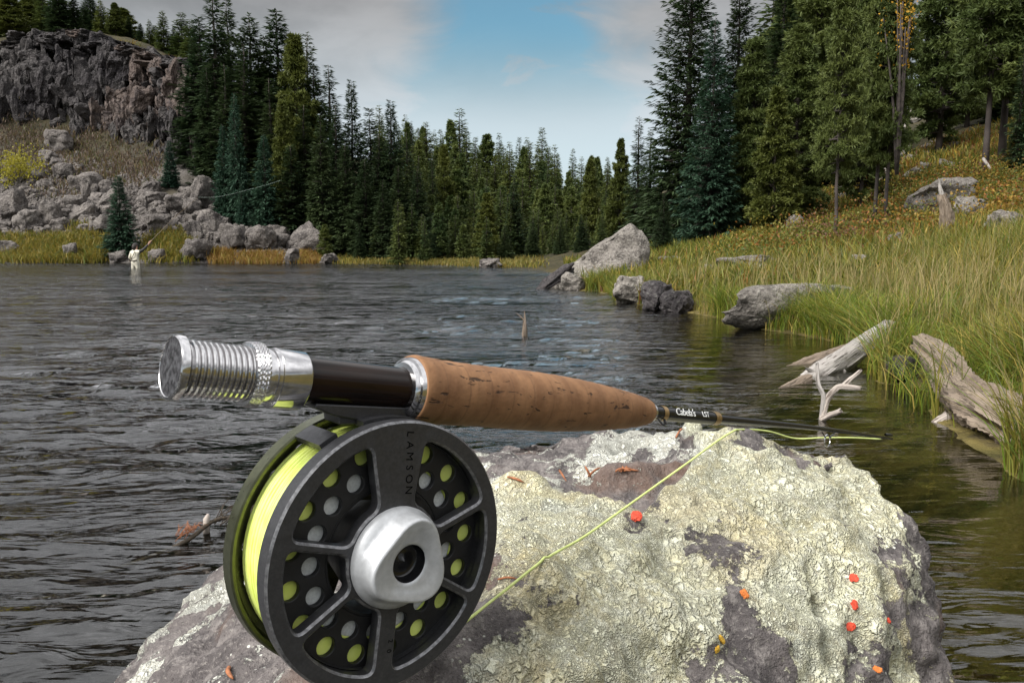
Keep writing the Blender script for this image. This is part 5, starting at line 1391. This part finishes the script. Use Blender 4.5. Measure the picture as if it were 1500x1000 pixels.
def text_mesh(txt, size, ext=.00008, spacing=1.0, shear=0.0):
    cu = bpy.data.curves.new('lettering', 'FONT'); cu.body = txt; cu.size = size; cu.extrude = ext; cu.space_character = spacing; cu.align_x = 'CENTER'; cu.align_y = 'CENTER'; cu.shear = shear
    o = bpy.data.objects.new('t', cu); COL.objects.link(o)
    me = bpy.data.meshes.new_from_object(o.evaluated_get(bpy.context.evaluated_depsgraph_get())); bpy.data.objects.remove(o); me.name = 'lettering'; return me
def put_text(parent, txt, size, mat, Mx, **kw):
    me = text_mesh(txt, size, **kw); me.transform(Mx); return obj('lettering', me, M[mat], parent)
# text plane: x right along rod, y up, normal towards -Y and a little up, wrapped close to the blank
TX = Matrix(((1, 0, 0, 0), (0, 0, -1, 0), (0, 1, 0, 0), (0, 0, 0, 1)))      # text xy -> local xz, facing -Y
def on_blank(x, r_, tilt): return Matrix.Translation((x, -r_ * math.cos(tilt), r_ * math.sin(tilt))) @ Matrix.Rotation(-tilt, 4, 'X') @ TX
put_text(rod, "Cabela's", .0062, 'white', on_blank(.292, .00438, .5), shear=.25, spacing=.95)
put_text(rod, 'LST', .0048, 'white', on_blank(.313, .00438, .5))

# the reel ---------------------------------------------------------
RR = .0535; RC = (.0890, -.0640)
reel = empty('fly_reel', (0, 0, 0), 'black fly reel with silver drag knob and chartreuse line hanging under the rod', 'fishing reel')
reel.matrix_world = FR @ Matrix.Translation((RC[0], 0, RC[1]))
def circle(r, n=72, c=(0, 0)): return [(c[0] + r * math.cos(2 * math.pi * i / n), c[1] + r * math.sin(2 * math.pi * i / n)) for i in range(n)]
def area(l): return .5 * sum(l[i][0] * l[(i + 1) % len(l)][1] - l[(i + 1) % len(l)][0] * l[i][1] for i in range(len(l)))
def plate(outer, holes, y0, y1, ch=.0):
    """solid plate in the local XZ plane between depths y0 (front) and y1, all front edges chamfered by ch"""
    loops = [outer if area(outer) > 0 else outer[::-1]] + [h if area(h) < 0 else h[::-1] for h in holes]
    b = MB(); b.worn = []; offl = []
    for l in loops:
        n = len(l); o2 = []
        for i in range(n):
            a, c = Vector(l[i - 1]), Vector(l[(i + 1) % n]); t = (c - a).normalized()
            o2.append((l[i][0] - t.y * ch, l[i][1] + t.x * ch))
        offl.append(o2)
    tris = tessellate_polygon([[Vector((p[0], p[1], 0)) for p in l] for l in offl])
    flat = [p for l in offl for p in l]; flat2 = [p for l in loops for p in l]
    nn = len(flat)
    def ori(t):
        a, c, d = (Vector((*flat[q], 0)) for q in t); return t if (c - a).cross(d - a).z > 0 else (t[0], t[2], t[1])
    tris = [ori(t) for t in tris]
    V = [(p[0], y0, p[1]) for p in flat] + [(p[0], y0 + ch, p[1]) for p in flat2] + [(p[0], y1, p[1]) for p in flat2]
    F = [tuple(t) for t in tris] + [tuple(2 * nn + q for q in t)[::-1] for t in tris]
    s = 0
    for l in loops:
        n = len(l)
        for i in range(n):
            a, c = s + i, s + (i + 1) % n
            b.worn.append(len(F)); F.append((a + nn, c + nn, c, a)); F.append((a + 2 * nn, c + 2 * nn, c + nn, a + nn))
        s += n
    b.add(V, F)
    return b
def fillet(poly_pts, corners, rad):
    """replace corner indices by small arcs"""
    out = []; n = len(poly_pts)
    for i, p in enumerate(poly_pts):
        if i in corners:
            p = Vector(p); a = Vector(poly_pts[i - 1]); c = Vector(poly_pts[(i + 1) % n])
            q0 = p + (a - p).normalized() * min(rad, (a - p).length * .9); q1 = p + (c - p).normalized() * min(rad, (c - p).length * .9)
            for t in np.linspace(0, 1, 6): out.append(tuple(q0 * (1 - t) ** 2 + p * 2 * t * (1 - t) + q1 * t * t))
        else: out.append(tuple(p))
    return out
# angle, half width at rim, half width at hub (fractions of radius)
SPK = [(97, .235, .150), (172, .033, .031), (218, .035, .031), (273, .085, .080), (335, .033, .033), (25, .035, .033)]
SPK = sorted(SPK, key=lambda s: s[0])
wins = []
RI, RO = .40, .868
for i, s1 in enumerate(SPK):
    s2 = SPK[(i + 1) % len(SPK)]; a1, a2 = math.radians(s1[0]), math.radians(s2[0] + (360 if s2[0] < s1[0] else 0))
    o1, o2 = a1 + math.asin(s1[1] / RO), a2 - math.asin(s2[1] / RO); i1, i2 = a1 + math.asin(s1[2] / RI), a2 - math.asin(s2[2] / RI)
    pts = [(RO * math.cos(t), RO * math.sin(t)) for t in np.linspace(o1, o2, 26)]
    pin = [(RI * math.cos(t), RI * math.sin(t)) for t in np.linspace(i2, i1, 12)] if i2 > i1 else [((RI * .98) * math.cos((i1 + i2) / 2), (RI * .98) * math.sin((i1 + i2) / 2))]
    L_ = pts + pin
    cs_ = {0, 25, 26, 25 + len(pin)}
    # thin the arc next to the corner so that the fillet has room
    L_ = [L_[0]] + L_[4:22] + [L_[25]] + ([L_[26]] + L_[29:26 + len(pin) - 3] + [L_[25 + len(pin)]] if len(pin) == 12 else L_[26:])
    cs_ = {0, 19, 20, len(L_) - 1}
    L_ = fillet(L_, cs_, .07)
    wins.append([(x * RR, z * RR) for x, z in L_])
face = plate(circle(RR, 120), wins + [circle(RR * .18, 40)], -.0205, -.0150, .0009)
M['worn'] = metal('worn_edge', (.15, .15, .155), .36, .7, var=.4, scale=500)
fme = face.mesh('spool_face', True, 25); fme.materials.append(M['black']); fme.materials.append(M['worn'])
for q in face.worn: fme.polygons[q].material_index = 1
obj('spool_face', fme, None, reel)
rimb = MB().add(*[(lambda V, F: ([(v[1], v[0], v[2]) for v in V], F))(*lathe_arrays([(-.0150, RR * .985), (-.0120, RR * .985), (-.0115, RR * .955), (-.0115, RR * .86), (-.0155, RR * .86)], 110))][0])
obj('spool_rim', rimb.mesh('spool_rim', True, 30), M['black'], reel)
# perforated flange behind the face
hl = [circle(RR * .485, 80)]
for k in range(17):
    a = 2 * math.pi * (k + .35) / 17
    hl.append(circle(RR * .072, 22, (RR * .765 * math.cos(a), RR * .765 * math.sin(a))))
    a += math.pi / 17
    hl.append(circle(RR * .070, 22, (RR * .600 * math.cos(a), RR * .605 * math.sin(a))))
obj('perforated_flange', plate(circle(RR * .90, 110), hl, -.0128, -.0105, .0003).mesh('perforated_flange', True, 25), M['black2'], reel)
# wound line and backing
def yl(V): return [(v[1], v[0], v[2]) for v in V]
lp = [(-.0098, RR * .66)]
for k in range(8): lp += [(-.0098 - .0004 * (j == 1), RR * (.66 + .026 * k + .013 * j)) for j in range(2)]
for k in range(18):
    y0 = -.0098 + k * .00118
    lp += [(y0 + .00118 * t, RR * .885 + .0002 * math.sin(k * 2.7) + .00066 * math.sqrt(max(0, 1 - (2 * t - 1) ** 2))) for t in (0, .08, .25, .5, .75, .92)]
lp += [(.0116, RR * .70)]
V, F = lathe_arrays(lp, 90); obj('wound_line', MB().add(yl(V), [f[::-1] for f in F]).mesh('wound_line', True, 60), M['line'], reel)
bk = [(-.0094, RR * .50)] + [(-.0096 - .0003 * (j % 2), RR * (.50 + .0114 * j)) for j in range(15)] + [(.0, RR * .67), (.0112, RR * .67), (.0112, RR * .50), (-.0094, RR * .50)]
V, F = lathe_arrays(bk, 80); obj('wound_backing', MB().add(yl(V), [f[::-1] for f in F]).mesh('wound_backing', True, 60), M['backing'], reel)
# arbor and hub
V, F = lathe_arrays([(-.0125, RR * .49), (.0130, RR * .49), (.0130, RR * .47), (-.0125, RR * .47), (-.0125, RR * .49)], 70); obj('arbor', MB().add(yl(V), [f[::-1] for f in F]).mesh('arbor', True, 30), M['black2'], reel)
V, F = lathe_arrays([(-.0150, RR * .40), (.0140, RR * .26), (.0140, RR * .10)], 60); obj('hub', MB().add(yl(V), [f[::-1] for f in F]).mesh('hub', True, 30), M['black2'], reel)
# frame: back plate with holes and rim
bh = []
for k in range(20):
    a = 2 * math.pi * (k + .2) / 20; bh.append(circle(RR * .060, 18, (RR * .83 * math.cos(a), RR * .83 * math.sin(a))))
for k in range(6):
    a0, a1 = math.radians(60 * k + 12 + 8), math.radians(60 * k + 60 + 8)
    o = [(RR * .66 * math.cos(t), RR * .66 * math.sin(t)) for t in np.linspace(a0, a1 - .1, 14)] + [(RR * .34 * math.cos(t), RR * .34 * math.sin(t)) for t in np.linspace(a1 - .14, a0 + .06, 10)]
    bh.append(o)
frame_ = obj('frame_plate', plate(circle(RR * .955, 110), bh, .0130, .0150, .0002).mesh('frame_plate', True, 25), M['olive'], reel)
V, F = lathe_arrays([(.0118, RR * .945), (.0092, RR * .965), (.0088, RR * .99), (.0092, RR * 1.005), (.0150, RR * 1.010), (.0165, RR * .995), (.0165, RR * .94), (.0118, RR * .945)], 120)
obj('frame_rim', MB().add(yl(V), [f[::-1] for f in F]).mesh('frame_rim', True, 30), M['olive'], reel)
def cross_bar(deg, hw):
    b = MB(); a = math.radians(deg); n_ = 14; V = []
    for t in np.linspace(a - hw, a + hw, n_):
        for r_, y_ in ((1.004, -.0105), (1.004, .0100), (.955, .0100), (.955, -.0105)): V.append((RR * r_ * math.cos(t), y_, RR * r_ * math.sin(t)))
    F = [tuple(f) for f in grid_faces(n_, 4, True)] + [(0, 1, 2, 3), tuple((n_ - 1) * 4 + j for j in (3, 2, 1, 0))]
    b.add(V, F); bm = b.mesh('cross_bar', False); return obj('cross_bar', bm, M['black'], reel)
cross_bar(126, .075); cross_bar(94, .26); cross_bar(250, .10); cross_bar(330, .10)
# foot
zt = -RC[1]
def prism(name, xz, y0, y1, mat, parent):
    n = len(xz); V = [(x, y0, z) for x, z in xz] + [(x, y1, z) for x, z in xz]
    F = [tuple(range(n)), tuple(range(n, 2 * n))[::-1]] + [(i + n, (i + 1) % n + n, (i + 1) % n, i) for i in range(n)]
    me = MB().add(V, F).mesh(name, False); bm = bmesh.new(); bm.from_mesh(me); bmesh.ops.recalc_face_normals(bm, faces=bm.faces[:]); bm.to_mesh(me); bm.free()
    o = obj(name, me, M[mat], parent); bv_ = o.modifiers.new('b', 'BEVEL'); bv_.width = .0006; bv_.segments = 2; bv_.limit_method = 'ANGLE'; return o
ft = prism('foot', [(-.036, zt - .0082), (.0085, zt - .0070), (.0085, zt - .0098), (.004, zt - .0125), (-.016, zt - .0135), (-.027, zt - .0125), (-.036, zt - .0098)], -.0058, .0058, 'black', reel)
prism('foot_stem', [(-.0255, zt - .0115), (.008, zt - .0112), (.012, RR * .955), (-.024, RR * .90)], -.0050, .0075, 'black', reel)
# drag knob: round base, three scooped lobes, dished front with a dark bore
nt_, V, nprof = 96, [], None
for j in range(nt_):
    th = 2 * math.pi * j / nt_
    lob = .5 + .5 * math.cos(3 * (th - math.radians(82)))
    rt = RR * (.268 + .070 * lob ** 1.1)
    sh = lob ** .7
    prof_k = [(0, .372), (-.0018, .374), (-.0035, .366), (-.0048, .352 * (.93 + .07 * sh) + 0)]
    col_ = [(y, RR * r) for y, r in prof_k]
    r3 = col_[-1][1]
    for t in (.2, .4, .6, .8): col_.append((-.0048 - .0070 * t ** (1.0 + .3 * (1 - sh)), r3 + (rt - r3) * (t ** (.75 if sh < .5 else 1.0))))
    col_ += [(-.0118, rt), (-.0126, rt - RR * .010), (-.0127, rt - RR * .025), (-.0114, rt * .74), (-.0106, RR * .165), (-.0104, RR * .142), (-.0098, RR * .136), (-.005, RR * .136)]
    nprof = len(col_)
    V += [(r * math.cos(th), y - .0205 + .0004, r * math.sin(th)) for y, r in col_]
F = [tuple(f) for f in grid_faces(nt_, nprof)] + [((nt_ - 1) * nprof + k, k, k + 1, (nt_ - 1) * nprof + k + 1) for k in range(nprof - 1)]
kme = MB().add(V, F).mesh('drag_knob', True, 70)
bm = bmesh.new(); bm.from_mesh(kme); bmesh.ops.recalc_face_normals(bm, faces=bm.faces[:]); bm.to_mesh(kme); bm.free()
kno = obj('drag_knob', kme, M['knob'], reel)
V, F = lathe_arrays([(-.0270, .0001), (-.0250, RR * .05), (-.0250, RR * .11), (-.0255, RR * .128), (-.0298, RR * .1345), (-.0302, RR * .137)], 40); obj('bore_cap', MB().add(yl(V), [f[::-1] for f in F]).mesh('bore_cap'), M['gloss_black'], kno)
# engraved letters
for k, ch in enumerate('LAMSON'):
    z_ = RR * (.905 - .083 * k); x_ = RR * (-.03 + .012 * k)
    put_text(reel, ch, .0046, 'ink', Matrix.Translation((x_, -.02052, z_)) @ TX @ Matrix.Rotation(-math.pi / 2, 4, 'Z'))
for k, ch in enumerate('20'):
    put_text(reel, ch, .0030, 'ink', Matrix.Translation((RR * .07, -.02052, -RR * (.63 + .075 * k))) @ TX @ Matrix.Rotation(-math.pi / 2, 4, 'Z'))

# fly line running over the stone: taut from the reel to the crest, lying on whatever stands higher
pts = []
hb0 = BHIT(731, 884)[0]; dB = min(.388, (hb0 - CAM).dot(FWD) - .004)
B_ = PD(730, 882, dB)
C_ = BHIT(1078, 634)[0] + Vector((0, 0, .002))
A_ = FR @ Vector((RC[0] + RR * .66, .001, RC[1] - RR * .36))
pts = [B_.lerp(C_, k / 90) for k in range(91)]
zs_ = []
for q_ in pts:
    h_ = BBVH.ray_cast(q_ + Vector((0, 0, .06)), Vector((0, 0, -1)), 1)[0]
    zs_.append(max(q_.z, h_.z + .0012) if h_ is not None else q_.z)
zs_ = np.array(zs_)
zm = np.array([zs_[max(0, i - 3):i + 4].max() for i in range(91)]); zm = np.convolve(np.pad(zm, 4, mode='edge'), np.ones(9) / 9, 'valid')
zm = np.convolve(np.pad(zm, 7, mode='edge'), np.ones(15) / 15, 'valid') + .0008
for q_, z_ in zip(pts, np.maximum(zm, zs_)): q_.z = z_
A_ = pts[0] + (pts[0] - pts[8]).normalized() * .028
lp_ = np.vstack([smooth_path([A_, pts[0]], 8)[:-1], np.array([tuple(q) for q in pts]),
                 smooth_path([pts[-1], PD(1100, 629, .625), PD(1128, 632, .645), PD(1165, 642, .665), PD(1205, 641, .68), PD(1250, 641, .70), PD(1290, 643, .72)], 50)[1:]])
tag(obj('fly_line', MB().add(*tube_arrays(lp_, [.00072] * len(lp_), 8)).mesh('fly_line'), simple('loose_fly_line', (.58, .66, .22), .45, var=.12, scale=200)), 'chartreuse fly line running from the reel across the boulder', 'fishing line')

# ------------------------------------------------------------------ small things on the stone
def blob(seed, s, flat=.34):
    me = rock_mesh('lichen_spot', seed, 30, 3, (s * .9, s * .9, s * flat), .12, flat=False, nscale=5); return me
M['red'] = simple('red_lichen', (.50, .05, .018), .65, var=.35, scale=900)
M['orange'] = simple('orange_lichen', (.55, .16, .03), .7, var=.3, scale=900)
M['yellow_l'] = simple('yellow_lichen', (.55, .33, .03), .7, var=.3, scale=900)
for px, py, wpx, mt, lab in [
        (932, 757, 20, 'red', 'largest red-orange spot, right beside the fly line on the boulder'),
        (1250, 847, 13, 'red', 'red spot on the boulder, top one of a column of three'),
        (1251, 887, 14, 'red', 'red spot on the boulder, middle one of a column of three'),
        (1246, 918, 13, 'red', 'red spot on the boulder, bottom one of a column of three'),
        (1301, 909, 8, 'red', 'tiny red spot right of the column of three on the boulder'),
        (1090, 870, 14, 'orange', 'round orange spot in the middle of the lichen'),
        (1056, 936, 13, 'yellow_l', 'mustard yellow spot low on the lichen'),
        (1050, 950, 11, 'yellow_l', 'small mustard spot just under the other mustard one'),
        (1285, 981, 12, 'orange', 'dull orange chip low on the boulder near the right side')]:
    h_, n_ = BHIT(px, py); d_ = (h_ - CAM).length; s_ = wpx * d_ / F_PX
    o = obj('lichen_spot', blob(px, s_), M[mt]); o.location = h_ + n_ * s_ * .10; o.rotation_euler = n_.to_track_quat('Z', 'Y').to_euler(); tag(o, lab, 'lichen spot')
def needle(px0, py0, px1, py1, label, n=1, seed=0, wpx=3.2):
    r = random.Random(seed); h0, n0 = BHIT(px0, py0); h1, n1 = BHIT(px1, py1)
    wd = wpx * (h0 - CAM).length / F_PX * .5
    e_ = empty('dry_needle', h0, label, 'dry needle')
    for k in range(n):
        a_ = h0 - h0 + n0 * wd; b_ = h1 - h0 + n1 * wd * 1.2; ln_ = (b_ - a_).length
        if k: b_ = a_ + (b_ - a_) * r.uniform(.5, 1) + Vector((r.uniform(-1, 1), r.uniform(-1, 1), r.uniform(0, .5))) * ln_ * .45; a_ = a_ + Vector((r.uniform(-1, 1), r.uniform(-1, 1), 0)) * ln_ * .3
        mid_ = (a_ + b_) * .5 + n0 * ln_ * .12 + Vector((r.uniform(-1, 1), r.uniform(-1, 1), 0)) * ln_ * .08
        obj('needle', MB().add(*tube_arrays(smooth_path([a_, mid_, b_], 7), [wd * .7, wd, wd, wd, wd, wd * .8, wd * .3], 6)).mesh('needle'), M['needle_red'], e_)
needle(906, 690, 936, 690, 'tangle of rust-red dry needles on the bare shelf left of the fly line', 7, 1)
needle(862, 698, 880, 686, 'curved pair of rust-red dry needles in the middle of the bare shelf', 2, 2)
needle(750, 700, 768, 708, 'rust-red dry needle twig on the bare shelf nearest the reel', 2, 3)
needle(824, 697, 829, 706, 'single short rust-red dry needle standing on the bare shelf', 1, 4)
needle(990, 642, 1002, 628, 'single dry needle lying behind the cork grip tip', 1, 5)
needle(730, 849, 757, 848, 'pale brown dry needle poking out beside the reel rim', 1, 6)
needle(338, 978, 344, 996, 'short orange-brown dry needle on the stone left below the reel', 1, 7, 6)
